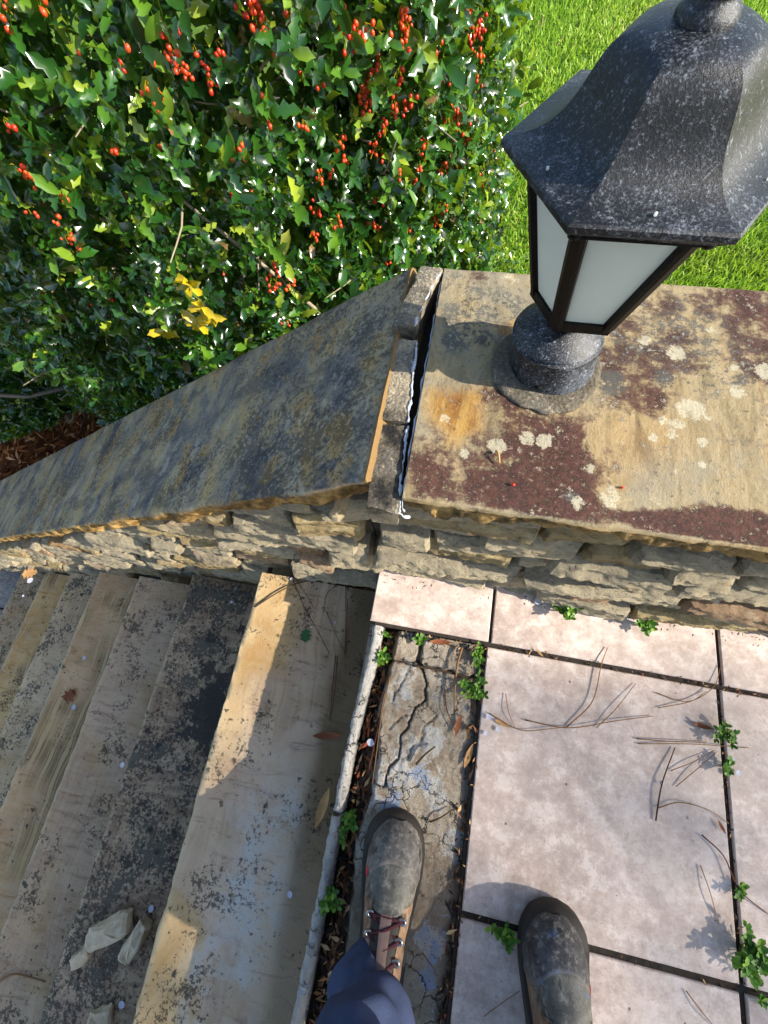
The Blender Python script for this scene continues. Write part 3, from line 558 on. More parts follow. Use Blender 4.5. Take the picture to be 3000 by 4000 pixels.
# mortar pieces in the joint between the two slabs
def joint_piece(pts, z0, tilt, seed, zb=.462):
    ys = np.linspace(pts[0][1], pts[-1][1], max(10, int((pts[-1][1]-pts[0][1])/.004))); V = []; prof_n = 11
    xl = np.interp(ys, [p[1] for p in pts], [p[0] for p in pts]); xr = np.interp(ys, [p[1] for p in pts], [p[2] for p in pts])
    for y, a, b in zip(ys, xl, xr):
        w = b-a; pr_ = [(a+.002, zb), (a, z0-.006), (a+.001, z0-.0008)]+[(a+w*q, z0) for q in (.15, .3, .5, .7, .85)]+[(b-.001, z0-.001), (b, z0-.008), (b-.003, zb)]
        for x, z in pr_: V.append((x, y, z+tilt*(y-ys[0])))
    V = np.array(V); d = fbm(V, 90, 4, seed, .65)*.0022; V[:, 2] += d; V[:, 0] += fbm(V+3, 70, 4, seed+4, .65)*.0028; e = np.zeros(len(V)); e[:prof_n] = 1; e[-prof_n:] = 1
    V[:, 1] += fbm(V+9, 50, 3, seed+6)*.006*e
    F = [tuple(q)[::-1] for q in grid_faces(len(ys), prof_n)]+[tuple(range(prof_n)), tuple(range((len(ys)-1)*prof_n, len(ys)*prof_n))[::-1]]
    mesh('joint_mortar', V, F, MT['joint'], wall, True, attrs=dict(dark=sst(fbm(V, 14, 3, seed+9), -.1, .3)), angle=60)
joint_piece([(-.092, .180, -.051), (-.098, .25, -.057), (-.101, .302, -.060)], .514, 0, 1)
joint_piece([(-.101, .304, -.060), (-.102, .37, -.065), (-.100, .440, -.068)], .517, .02, 2)
joint_piece([(-.108, .452, -.076), (-.098, .51, -.066), (-.084, .578, -.050)], .532, -.03, 3)
def ribbon(pts, r0, seed, name='caulk_strip'):
    p = spline(pts, 70); p = p+np.c_[fbm(p*1.0, 110, 4, seed)*.0026, 0*p[:, 0], fbm(p, 50, 3, seed+1)*.0015]; rr = r0*np.clip(.7+1.8*fbm(p, 90, 4, seed+2), .12, 1.8); v, f = tube(p, rr, 7); mesh(name, v, f, MT['caulk'], wall)
ribbon([(-.050, .183, .505), (-.053, .2, .513), (-.057, .25, .514), (-.060, .302, .514)], 0.0020, 1)
ribbon([(-.060, .307, .517), (-.065, .37, .518), (-.068, .436, .520)], 0.0022, 2)
ribbon([(-.076, .456, .530), (-.068, .51, .528), (-.052, .572, .526)], 0.0022, 3)
ribbon([(-.0475, .19, .490), (-.0490, .20, .514), (-.0505, .30, .517), (-.0505, .42, .516), (-.0505, .50, .517), (-.050, .582, .516)], 0.0015, 4)
ribbon([(-.051, .181, .508), (-.046, .184, .488), (-.040, .188, .478)], 0.0022, 5)
ribbon([(-.101, .318, .516), (-.1015, .37, .5175), (-.099, .425, .518)], 0.0019, 7)

# ------------------------------------------------------------------ lantern
LX, LY, LZ = .120, .420, .523
lamp = root('lantern', 'black six-sided pier lantern with frosted glass panes standing on the level coping', 'lantern', (LX, LY, LZ))
def hexr(R, z, n=6, rot=-.015, cx=LX, cy=LY): return [(cx+R*math.cos(rot+k*math.pi/3), cy+R*math.sin(rot+k*math.pi/3), z) for k in range(n)]
v, f = lathe([(.060, .521), (.0715, .5235), (.0705, .5262), (.064, .5278), (.05, .528)], LX-.009, LY-.009, 72); v = np.array(v); v[:, :2] += np.stack([fbm(v, 30, 3, 1), fbm(v, 30, 3, 2)], -1)*.007*(np.hypot(v[:, 0]-LX, v[:, 1]-LY) > .060)[:, None]; v[:, 2] += fbm(v, 90, 3, 4)*.0018
mesh('mortar_collar', v, f, MT['joint'], lamp, True, attrs=dict(dark=np.full(len(v), .75)))
pr_ = [(.0550, .5255), (.0552, .530), (.0532, .5710), (.0548, .5730), (.0548, .5770), (.0515, .5785), (.0500, .5805), (.0518, .5825), (.0495, .5850), (.040, .5930), (.031, .5990), (.026, .6015)]
v, f = lathe(pr_, LX, LY, 64); v[:, 0] -= .003+.13*(np.minimum(v[:, 2], .585)-.523); mesh('post_base', v, f, MT['lampbase'], lamp, True, angle=25)
for a in (-1.9, .25, 2.4):
    x, y = LX-.005+.0547*math.cos(a), LY+.0547*math.sin(a); v, f = lathe([(.0028, 0), (.0028, .003), (.001, .0036)], 0, 0, 8); q = np.array(v); d = np.array([math.cos(a), math.sin(a), 0]); s_ = np.array([-math.sin(a), math.cos(a), 0])
    mesh('set_screw', np.array([x, y, .536])+q[:, :1]*s_+q[:, 1:2]*np.array([0, 0, 1])+q[:, 2:]*d*.6-d*.001, f, MT['lampdark'], lamp)
v, f = lathe([(.026, .598), (.021, .603), (.0195, .612), (.0215, .622), (.03, .631)], LX-.006, LY, 32); mesh('neck', v, f, MT['lampdark'], lamp)
ZB, ZT, RB, RT = .634, .763, .0568, .092
def hexring(Ro, Ri, z0, z1, Ro2=None, Ri2=None):
    Ro2 = Ro2 or Ro; Ri2 = Ri2 or Ri; V = hexr(Ro, z0)+hexr(Ro2, z1)+hexr(Ri2, z1)+hexr(Ri, z0); F = []
    for k in range(6):
        j = (k+1) % 6
        for a, b in ((0, 1), (1, 2), (2, 3), (3, 0)): F.append((a*6+k, a*6+j, b*6+j, b*6+k))
    return np.array(V), F
L_ = [hexring(RB, RB-.012, ZB-.005, ZB+.007, RB+.001, RB-.011)]; V = hexr(RB-.002, ZB-.004); L_.append((np.array(V), [(5, 4, 3, 2, 1, 0)]))
v, f = joinVF(L_); mesh('bottom_frame', v, f, MT['lampdark'], lamp, False)
v, f = hexring(RT+.002, RT-.012, ZT-.008, ZT+.004); mesh('top_frame', v, f, MT['lampdark'], lamp, False)
for k in range(6):
    a = -.015+k*math.pi/3; d = np.array([math.cos(a), math.sin(a), 0]); s_ = np.array([-math.sin(a), math.cos(a), 0]); V = []
    for R, z in ((RB-.0005, ZB), (RT-.0005, ZT)):
        c_ = np.array([LX, LY, z])
        for q, t in ((0, -.0075), (.0015, -.004), (.0015, .004), (0, .0075), (-.008, .0065), (-.008, -.0065)): V.append(c_+d*(R+q-abs(t)*.30)+s_*t)
    F = [(i, (i+1) % 6, 6+(i+1) % 6, 6+i) for i in range(6)]+[(5, 4, 3, 2, 1, 0), (6, 7, 8, 9, 10, 11)]; mesh('corner_bar', V, F, MT['lampdark'], lamp, False)
    kv, kf = uv_ball0(.0062); mesh('corner_knob', kv*np.array([1, 1, .8])+np.array([LX, LY, ZT-.002])+d*(RT+.004), kf, MT['lampdark'], lamp)
    a2 = a+math.pi/3; e = np.array([math.cos(a2), math.sin(a2), 0])
    V = []
    for off in (0, -.002):
        for R, z in ((RB-.005, ZB), (RT-.005, ZT)):
            c_ = np.array([LX, LY, z]); p, q = c_+d*(R+off), c_+e*(R+off); V += [p*.97+q*.03, p*.03+q*.97]
    mesh('glass_pane', V, [(0, 1, 3, 2), (4, 6, 7, 5), (0, 2, 6, 4), (1, 5, 7, 3), (0, 4, 5, 1), (2, 3, 7, 6)], MT['glass'], lamp, False)
# bell roof: ogee profile swept over six facets
ts = np.linspace(0, 1, 34); eR, eZ = .1155, .777
prof = [(.106, eZ-.0125), (.1075, eZ-.0075), (.1135, eZ-.0065), (eR, eZ-.0045), (eR, eZ)]
RP = np.array([(eR-.002, .779), (.104, .7805), (.0915, .784), (.082, .7885), (.073, .796), (.0655, .8075), (.0605, .819), (.0562, .8295), (.0505, .8375), (.0425, .8425), (.033, .8455), (.024, .847), (.014, .8475)]); tk = np.linspace(0, 1, len(RP)); key = np.c_[tk, RP]
for t in ts: prof.append((np.interp(t, key[:, 0], key[:, 1]), np.interp(t, key[:, 0], key[:, 2])))
prof = np.array(prof); q = prof[5:].copy()
for _ in range(4): q[1:-1] = (q[:-2]+2*q[1:-1]+q[2:])/4
prof[5:] = q; V = []; NS = 8
for R, z in prof:
    hx_ = hexr(R, z); t_ = sst(z, .8335, .8465)
    for k in range(6):
        a, b = np.array(hx_[k]), np.array(hx_[(k+1) % 6])
        for m_ in range(NS):
            p = a+(b-a)*m_/NS; c_ = np.array([LX, LY, z]); rr = np.linalg.norm((p-c_)[:2]); p2 = c_+(p-c_)*(R*.94/rr); V.append(p*(1-t_)+p2*t_)
F = [tuple(x) for x in grid_faces(len(prof), 6*NS, True)]+[tuple(range((len(prof)-1)*6*NS, len(prof)*6*NS))]
mesh('roof', V, F, MT['lamp'], lamp, True, angle=15)
v, f = lathe([(.1065, .7648), (.06, .766), (.02, .766)], LX, LY, 6, False, True); mesh('roof_underside', v, f, MT['lampdark'], lamp, False)
v, f = lathe([(.019, .840), (.0195, .849), (.0175, .853), (.0135, .856), (.0135, .859), (.0165, .864), (.018, .871), (.0155, .879), (.009, .885), (.003, .891), (.0006, .896)], LX, LY, 28); mesh('finial', v, f, MT['lamp'], lamp)
for k in (3.5, 4.5, 5.5):
    a = -.015+k*math.pi/3; v, f = lathe([(.0011, .7815), (.0011, .7838), (.0005, .7841)], LX+.089*math.cos(a), LY+.089*math.sin(a), 8); mesh('roof_screw', v, f, MT['glass'], lamp)

# ------------------------------------------------------------------ holly hedge
BC = np.array([-.97, 1.37]); BR = np.array([.93, .69]); BN = 2.1; BZT = 1.12
bush = root('holly_bush', 'dense clipped holly bush with glossy spiny leaves and red berries behind the wall', 'bush', (-1.1, 1.2, -.95))
def bsurf(th, z, s=0):                             # outer surface point at angle th, height z
    c, s_ = np.cos(th), np.sin(th); r = (np.abs(c)**BN+np.abs(s_)**BN)**(-1/BN)
    zb = -1.05; tt = np.clip((z-(BZT-.5))/.5, 0, 1); sh = np.sqrt(np.clip(1-tt**2.4, 0.02, 1)); lo = 1-.16*sst(-z, .2, 1.0)
    x = BC[0]+BR[0]*r*c*sh*lo; y = BC[1]+BR[1]*r*s_*sh*lo; p = np.stack([x, y, z], -1); b = fbm(p, 3.2, 3, 77)*.09+fbm(p, 9, 2, 78)*.04
    n = np.stack([c/BR[0]*1.0, s_/BR[1], .25+.9*tt**2], -1); n /= np.linalg.norm(n, axis=-1)[..., None]; return p+n*b[..., None], n
def leaf_template(kind=0):
    T = [[(0, .02), (.20, .24), (.33, .13), (.50, .29), (.65, .14), (.80, .20), (1.0, .0)],
         [(0, .02), (.16, .14), (.36, .23), (.58, .235), (.72, .25), (.85, .10), (1.0, 0)]][kind]
    V = []; F = []; n = len(T)
    for i, (t, w) in enumerate(T):
        bend = .06*t-.30*t*t; spn = 1.0 if kind == 0 and w > .19 or w > .245 else 0.0
        w *= .92; V += [(t, 0, bend), (t+.02*spn, w, bend+.35*w+.05*spn), (t+.02*spn, -w, bend+.35*w+.05*spn*.6)]
    for i in range(n-1):
        a, b = 3*i, 3*(i+1); F += [(a, b, b+1, a+1), (a, a+2, b+2, b)]
    return np.array(V), np.array(F)
def bush_pts(n, seed, d0, d1, th0=-math.pi-.2, th1=.75, z0=-1.05, z1=1.1):
    r = np.random.default_rng(seed); th = r.uniform(th0, th1, n); z = r.uniform(z0, z1, n)
    gz = ground_z(BC[0]+BR[0]*np.cos(th), 0*z); z = np.maximum(z, gz+.05); p, nr = bsurf(th, z); return p-nr*r.uniform(d0, d1, n)[:, None]**1.0, nr, r
def sprigs(n, seed, d0, d1, size):
    p, nr, r = bush_pts(n, seed, d0, d1); ax = nr*.75+np.array([0, 0, .45])+r.normal(0, .45, (n, 3)); ax /= np.linalg.norm(ax, axis=1)[:, None]; k = 6
    a = np.cross(ax, r.normal(0, 1, (n, 3))); a /= np.linalg.norm(a, axis=1)[:, None]; b = np.cross(ax, a); D = []; O = []; U = []; S = []; LV = []
    sz = r.uniform(.7, 1.25, n)*size*(.95+.05*sst(p[:, 2], -.3, .6)); hue = r.beta(2.2, 2.4, n)
    for j in range(k):
        ph = j*2.4+r.normal(0, .3, n); rad = np.cos(ph)[:, None]*a+np.sin(ph)[:, None]*b; op = r.uniform(.5, 1.25, n)[:, None]
        d = ax*(.35+.12*j)+rad*op+r.normal(0, .12, (n, 3)); D.append(d); O.append(p+ax*(sz*(.25*j-.5))[:, None]); U.append(ax+r.normal(0, .35, (n, 3))+nr*.4); S.append(sz*r.uniform(.75, 1.15, n)); LV.append(np.clip(hue+r.normal(0, .12, n), 0, .97))
    return [np.concatenate(x) for x in (D, O, U, S, LV)]
sets = [sprigs(6400, 11, -.035, .05, .038), sprigs(3600, 12, .04, .13, .038), sprigs(1900, 13, .13, .30, .048), sprigs(1100, 14, .34, .52, .075)]
D, O, U, S, LV = [np.concatenate([s_[i] for s_ in sets]) for i in range(5)]
RM = frames(D, U, S); rr = np.random.default_rng(5); LV = np.where(rr.uniform(0, 1, len(LV)) < .012, 1.0, LV)
ctr = O+RM[:, :, 0]*.5; pj = proj(ctr); nrm = RM[:, :, 2]/S[:, None]; vd = CAM-ctr; dist = np.linalg.norm(vd, axis=1); face = np.abs((nrm*vd).sum(1)/dist)
bh = slope_z(ctr[:, 0]); hid = (ctr[:, 1] < .59)
vis = (pj[:, 2] > 0) & (pj[:, 0] > 20) & (pj[:, 0] < 2050) & (pj[:, 1] > 20) & (pj[:, 1] < 1500)
score = np.where(vis & (np.arange(len(S)) < 6400*6), S/dist*(.35+face), 0); big = np.argsort(-score)[:300]; isb = np.zeros(len(S), bool); isb[big] = True
keep = ~hid & ~isb
T0, T1 = leaf_template(0), leaf_template(1); kd = rr.uniform(0, 1, len(S)) < .55
L_ = []
for tmpl, sel in ((T0, keep & kd), (T1, keep & ~kd)):
    L_.append(scatter(tmpl[0], tmpl[1], (RM[sel], O[sel]), LV[sel]))
V = np.vstack([L_[0][0], L_[1][0]]); F = np.vstack([L_[0][1], L_[1][1]+len(L_[0][0])]); a_ = np.r_[L_[0][2], L_[1][2]]
mesh('foliage', V, F, MT['leaf'], bush, True, 'stuff', dict(lv=a_))
tmp = []
for tmpl in (T0, T1):
    o = mesh('leaf', tmpl[0], tmpl[1], MT['leafo'], None, True, loc=(0, 0, 0)); tmp.append(o)
base = wloc(bush)
for q, i in enumerate(big):
    src = tmp[0 if kd[i] else 1]; o = src.copy(); COL.objects.link(o); o.parent = bush; o.name = 'leaf'
    m4 = Matrix.Identity(4)
    for a in range(3):
        for b in range(3): m4[a][b] = RM[i][a, b]
        m4[a][3] = O[i][a]-base[a]
    o.matrix_local = m4
for o in tmp: bpy.data.objects.remove(o)
FOL = bpy.data.objects['foliage']
# branches
r = np.random.default_rng(9); TL = []
for q in range(46):
    th = r.uniform(-math.pi, .4); z = r.uniform(-.5, .9); p, nr = bsurf(np.array([th]), np.array([z])); p = p[0]-nr[0]*.02
    b0 = np.array([BC[0]+r.uniform(-.8, .9), BC[1]+r.uniform(-.25, .3), 0]); b0[2] = ground_z(np.array([b0[0]]), np.array([b0[1]]))[0]-.03; mid = (b0+p)/2+r.normal(0, .12, 3); mid[2] -= .15
    pts = spline([b0, mid, p], 10); TL.append(tube(pts, np.linspace(.014, .003, 10), 5))
for q in range(150):
    th = r.uniform(-math.pi, .5); z = r.uniform(-.6, 1.0); p, nr = bsurf(np.array([th]), np.array([z])); p0 = p[0]-nr[0]*r.uniform(.1, .22); p1 = p[0]-nr[0]*.01+r.normal(0, .08, 3); TL.append(tube(spline([p0, (p0+p1)/2+r.normal(0, .02, 3), p1], 6), np.linspace(.0035, .0012, 6), 4))
v, f = joinVF(TL); mesh('branches', v, f, MT['bark'], bush, True, 'stuff')
bush2 = root('holly_bush', 'dark shaded holly bush at the far left behind the first one', 'bush', (-3.0, 1.35, -1.2))
for src in (FOL, bpy.data.objects['branches']):
    c = src.copy(); COL.objects.link(c); c.parent = bush2; c.location = (.15, -.02, .02); c.rotation_euler = (0, 0, R_(-14)); c.scale = (1.0, 1.05, .92)
# berries: a cluster is one part
def bush_hit(px, py):
    P = CAM+ray(px, py)*np.linspace(.6, 3.2, 700)[:, None]; dl = (P[:, :2]-BC)/BR; th = np.arctan2(dl[:, 1], dl[:, 0]); q, n_ = bsurf(th, np.minimum(P[:, 2], 1.1))
    ok = (np.hypot(dl[:, 0], dl[:, 1]) < np.hypot(*((q[:, :2]-BC)/BR).T)) & (P[:, 2] < 1.1)
    if not ok.any(): return None, None
    i = int(np.argmax(ok)); return P[i], n_[i]
BP = [(690, 240, 22), (640, 110, 6), (590, 355, 9), (770, 215, 3), (500, 200, 2), (300, 210, 1), (480, 265, 3), (820, 340, 7), (855, 205, 4), (985, 30, 16), (1010, 70, 8), (1140, 90, 3), (1070, 190, 3), (1110, 230, 4), (1350, 130, 12), (1400, 160, 14), (1430, 130, 8), (1460, 310, 10), (1480, 255, 8), (1250, 320, 4), (1170, 310, 3), (1010, 360, 3),
      (1430, 400, 14), (1150, 440, 2), (1190, 500, 5), (950, 570, 2), (920, 610, 12), (1050, 480, 3), (640, 600, 7), (670, 610, 5), (450, 590, 4), (120, 700, 7), (70, 670, 4), (260, 790, 6), (120, 820, 4), (220, 850, 4), (270, 940, 8), (300, 1000, 4), (160, 1130, 3), (1290, 660, 5), (1250, 690, 6), (1350, 640, 6), (1330, 560, 6), (1240, 830, 10), (1310, 880, 6), (1460, 890, 9), (1230, 920, 7), (1470, 780, 8), (1470, 600, 10), (1420, 350, 6), (905, 770, 4), (980, 750, 2), (1090, 1040, 7), (1070, 1110, 12), (1140, 1110, 9), (1110, 1250, 16), (880, 1070, 1), (440, 1180, 3), (500, 1250, 3), (520, 1340, 5), (160, 1150, 3), (350, 1190, 1),
      (1580, 130, 18), (1570, 60, 10), (1800, 110, 20), (1830, 60, 14), (1850, 150, 12), (1870, 210, 8), (1820, 30, 10), (1880, 100, 10), (1760, 30, 8), (1790, 470, 22), (1770, 430, 8), (1650, 580, 10), (1640, 640, 6), (1730, 660, 10), (1800, 640, 10), (1870, 700, 12), (1930, 640, 5), (1660, 720, 10), (1720, 820, 12), (1700, 870, 10), (1880, 830, 6), (1600, 400, 12), (1540, 420, 10), (1860, 310, 8), (1740, 290, 6), (1930, 600, 4), (1510, 1030, 4), (1750, 480, 8), (30, 40, 6), (170, 30, 3), (1620, 700, 6), (1830, 560, 8), (1560, 300, 6), (1700, 200, 6), (40, 500, 4), (1500, 500, 6), (1540, 680, 6), (1600, 900, 4)]
rb = np.random.default_rng(21)
for px, py, nb in BP:
    nb = max(1, int(nb*.95))
    P, n_ = bush_hit(px, py)
    if P is None: continue
    tow = CAM-P; tow /= np.linalg.norm(tow); P = P+tow*.035; sp = .0034*nb**.36; TL = []; c0 = P-tow*.03+np.array([0, 0, .012])
    for k in range(nb):
        q = P+rb.normal(0, sp, 3)*np.array([1, 1, 1.2]); b, f = uv_ball(.0037*rb.uniform(.72, 1.18)); ax = rb.normal(0, .4, 3)+np.array([0, 0, 1]); ax /= np.linalg.norm(ax); b = b+(b@ax)[:, None]*ax*.25
        TL.append((b+q, f))
    v, f = joinVF(TL); o = mesh('berry_cluster', v, f, MT['berry'], bush, loc=P, kind='stuff')
    TL = [tube([c0, (c0+q_)/2+np.array([0, 0, .003]), q_], .0007, 3, False) for q_ in [P+rb.normal(0, sp, 3) for _ in range(min(nb, 5))]]
    v, f = joinVF(TL); mesh('stalks', v, f, MT['yleaf'], o, kind='stuff')
# yellow-leaved sprig low in the bush
ys_ = root('yellow_leaf_sprig', 'bright yellow leafy sprig poking out low in the holly bush', 'sprig', tuple(bush_hit(790, 1180)[0]-np.array([0, 0, .05])))
ry = np.random.default_rng(4); yl = leaf_template(1)[0].copy(); yl[:, 1] = np.sign(yl[:, 1])*np.minimum(np.abs(yl[:, 1]), .30)
for px, py in ((740, 1110), (790, 1200), (820, 1230), (770, 1260), (640, 1290)):
    P = bush_hit(px, py)[0]; tow = CAM-P; tow /= np.linalg.norm(tow); P = P+tow*.05; s0 = wloc(ys_); v, f = tube(spline([s0, (s0+P)/2+np.array([0, 0, .02]), P], 6), .0016, 5); mesh('stem', v, f, MT['bark'], ys_)
    for k in range(6):
        d = np.array([math.cos(k*1.05), -.35, math.sin(k*1.05)])+ry.normal(0, .25, 3); Rm = frames(d[None], (tow+ry.normal(0, .2, 3))[None], [ry.uniform(.026, .042)])[0]
        mesh('leaf', yl@Rm.T+P, leaf_template(1)[1], MT['yleaf'], ys_)

# ------------------------------------------------------------------ lawn grass, low shrub, leaf mulch
def blades(n, x0, x1, y0, y1, ln, wd_, seed):
    r = np.random.default_rng(seed); x = r.uniform(x0, x1, n); y = r.uniform(y0, y1, n)
    m = fbm(np.stack([x, y, 0*x], -1), 2.2, 3, 5); kp = ((x > -.25+.05*m) | (y > 2.45+.1*m)) & (r.uniform(0, 1, n) < .75+.5*m); x, y = x[kp], y[kp]; n = len(x)
    d = np.stack([r.normal(0, .55, n), r.normal(0, .55, n), np.ones(n)], -1); up = np.stack([r.normal(0, 1, n), r.normal(0, 1, n), r.normal(0, .2, n)], -1); w = wd_
    tV = np.array([(0, -w, 0), (0, w, 0), (.5, w*.8, .03), (.5, -w*.8, .03), (.85, w*.35, .13), (.85, -w*.35, .13)]); tF = np.array([[0, 1, 2, 3], [3, 2, 4, 5]])
    lv = np.clip(r.beta(2, 2, n)+.35*fbm(np.stack([x, y, 0*x], -1), 1.1, 3, 8)+.0, 0, 1); lv = np.where(r.uniform(0, 1, n) < .02, 1, lv*.97)
    return scatter(tV, tF, (frames(d, up, r.uniform(*ln, n)), np.stack([x, y, ground_z(x, y)-.004], -1)), lv)
L_ = [blades(70000, -.1, 2.6, .75, 2.9, (.025, .055), .075, 1), blades(70000, -.3, 4.6, 2.9, 5.0, (.03, .06), .08, 2), blades(40000, -.6, 6, 5.0, 8.0, (.06, .1), .07, 3), blades(26000, -4.5, -.3, 2.4, 5.0, (.05, .09), .06, 4)]
off = np.cumsum([0]+[len(l[0]) for l in L_[:-1]])
o = mesh('lawn_grass', np.vstack([l[0] for l in L_]), np.vstack([l[1]+k for l, k in zip(L_, off)]), MT['grass'], None, False, 'stuff', dict(lv=np.concatenate([l[2] for l in L_])), loc=(1, 2.5, -.5))
tag(o, 'bright sunlit green lawn grass behind the wall', 'grass')
SH = np.array([.13, 1.5, ground_z(np.array([.13]), np.array([1.5]))[0]]); shrub = root('low_shrub', 'low yellow-green shrub with tiny leaves between holly bush and lantern', 'shrub', tuple(SH))
r = np.random.default_rng(31); n = 2600; dr = r.normal(0, 1, (n, 3)); dr[:, 2] = np.abs(dr[:, 2]); dr /= np.linalg.norm(dr, axis=1)[:, None]; P = SH+dr*np.array([.30, .24, .34])*r.uniform(.55, 1.05, n)[:, None]
tV = np.array([(0, 0, 0), (.35, .28, .05), (.8, .22, .02), (1, 0, -.05), (.8, -.22, .02), (.35, -.28, .05)]); tF = np.array([[0, 1, 2, 3], [0, 3, 4, 5]])
V, F, a_ = scatter(tV, tF, (frames(dr+r.normal(0, .6, (n, 3)), dr+np.array([0, 0, .6])+r.normal(0, .4, (n, 3)), r.uniform(.014, .024, n)), P), np.clip(r.normal(.82, .12, n), 0, .97))
mesh('foliage', V, F, MT['leaf'], shrub, True, 'stuff', dict(lv=a_))
v, f = joinVF([tube([SH-np.array([0, 0, .02]), SH+dr[k]*np.array([.12, .1, .15]), SH+dr[k]*np.array([.27, .21, .3])], np.array([.006, .004, .002]), 5) for k in range(26)]); mesh('branches', v, f, MT['bark'], shrub, kind='stuff')
o = shred(6500, lambda y, r: r.uniform(-3.6, -.5, len(y)), .6, 1.9, lambda x, y, r: ground_z(x, y)+r.uniform(.002, .03, len(x)), 15, 'leaf_mulch', MT['mulch'], None, (.03, .09), .12); tag(o, 'brown leaf and pine straw mulch under the holly bush', 'mulch')

TR = np.array([14.0, -2.0, -1.6]); tree = root('added_shade_tree', 'unseen slender light-crowned tree added far right of the patio to shade the lower tiles', 'tree', tuple(TR))  # added out of view so its crown softly shades the lower tiles
r = np.random.default_rng(8); v, f = tube(spline([TR, TR+np.array([.1, .05, 4]), TR+np.array([0, -.2, 8.4])], 14), np.linspace(.10, .03, 14), 10); mesh('trunk', v, f, MT['bark'], tree)
n = 4200; dr = r.normal(0, 1, (n, 3)); dr /= np.linalg.norm(dr, axis=1)[:, None]; P = TR+np.array([0, -.25, 9.0])+dr*np.array([1.6, 1.35, .80])*r.uniform(.15, 1, n)[:, None]**.6
V, F, a_ = scatter(tV, tF, (frames(r.normal(0, 1, (n, 3)), r.normal(0, 1, (n, 3)), r.uniform(.06, .10, n)), P), r.uniform(.3, .9, n)); mesh('crown', V, F, MT['leaf'], tree, True, 'stuff', dict(lv=a_))
v, f = joinVF([tube([TR+np.array([0, 0, 6.5+1.8*k/40]), P[k*7]], np.array([.02, .006]), 5) for k in range(40)]); mesh('branches', v, f, MT['bark'], tree, kind='stuff')

# ------------------------------------------------------------------ person: boots, trousers, body
def leather(name, ca, cb, stain='#1d1c1c', amt=.5):
    g = G(name); p = g.obj(); n1 = g.noise(p, 22, 6, .7); n2 = g.noise(p, 80, 7, .76); n3 = g.noise(p, 300, 3, .7)
    c = g.mix(g.mr(n1, .35, .65), ca, cb); c = g.mix(g.mul(g.mr(n2, .5, .62), .55), c, '#8f8a80'); c = g.mix(g.mul(g.mr(n2, .47, .38), .5), c, '#2b2825'); bl = g.noise(p, 38, 3, .5, .4)
    c = g.mix(g.mul(g.mr(bl, .60, .64), amt), c, stain); c = g.mix(g.mul(g.attr('seam'), .5), c, '#7d7468'); c = g.mix(g.mul(g.attr('paint'), g.mr(n2, .44, .56, .0, .55)), c, '#3d5f88')
    g.bsdf(c, g.mr(n2, .3, .7, .45, .7), g.bump(g.add(n2, n3), .45, .0015), .35); return g.m
MT['cap'] = [leather('worn_toe_leather', '#4d4a47', '#66615c', amt=.8), leather('dark_toe_leather', '#2e2d2e', '#4b4a4b', amt=.6)]
MT['vamp'] = leather('grey_green_leather', '#4f4e48', '#67645a', amt=.6); MT['tan'] = leather('tan_leather', '#6d5440', '#85684f', '#2b211a', .5)
MT['rubber'] = simple('boot_rubber', '#2f2b27', .75, .3, .3, 200, .001); MT['metal'] = simple('eyelet_metal', '#9a9a9c', .3, .5, .2, 200, .0005, .9)
MT['lace'] = simple('dark_red_lace', '#3a1d22', .85, .2, .8, 160, .002); MT['tongue'] = simple('tongue_leather', '#6f5b54', .7, .3, .25, 120, .001); MT['red'] = simple('red_badge', '#b8313a', .5, .4, .2, 200, .0005)
g = G('slate_trousers'); p = g.obj(); n = g.noise(p, 600, 2, .6); w1 = g.noise(p, 9, 4, .6)
g.bsdf(g.mix(n, '#323b52', '#414b66'), .95, g.bump(g.add(g.mul(n, .25), g.mul(w1, 1.0)), .5, .006), .08); MT['cloth'] = g.m
MT['shirt'] = simple('shirt_cloth', '#59616b', .85, .2, .2, 300, .001); MT['skin'] = simple('skin', '#b98468', .55, .35, .12, 80, .001); MT['hair'] = simple('hair', '#3b2a1d', .6, .3, .3, 200, .002)
person = root('person', 'person in dusty work boots and slate blue trousers standing at the top of the stairs', 'person', (.16, -.5, 0))
by = np.array([0, .015, .05, .1, .14, .18, .215, .245, .268, .285, .295, .300]); bw = np.array([.016, .028, .036, .0375, .040, .0465, .0515, .0515, .046, .036, .024, .010])
bh_ = np.array([.10, .130, .150, .145, .122, .097, .079, .068, .057, .045, .034, .026])
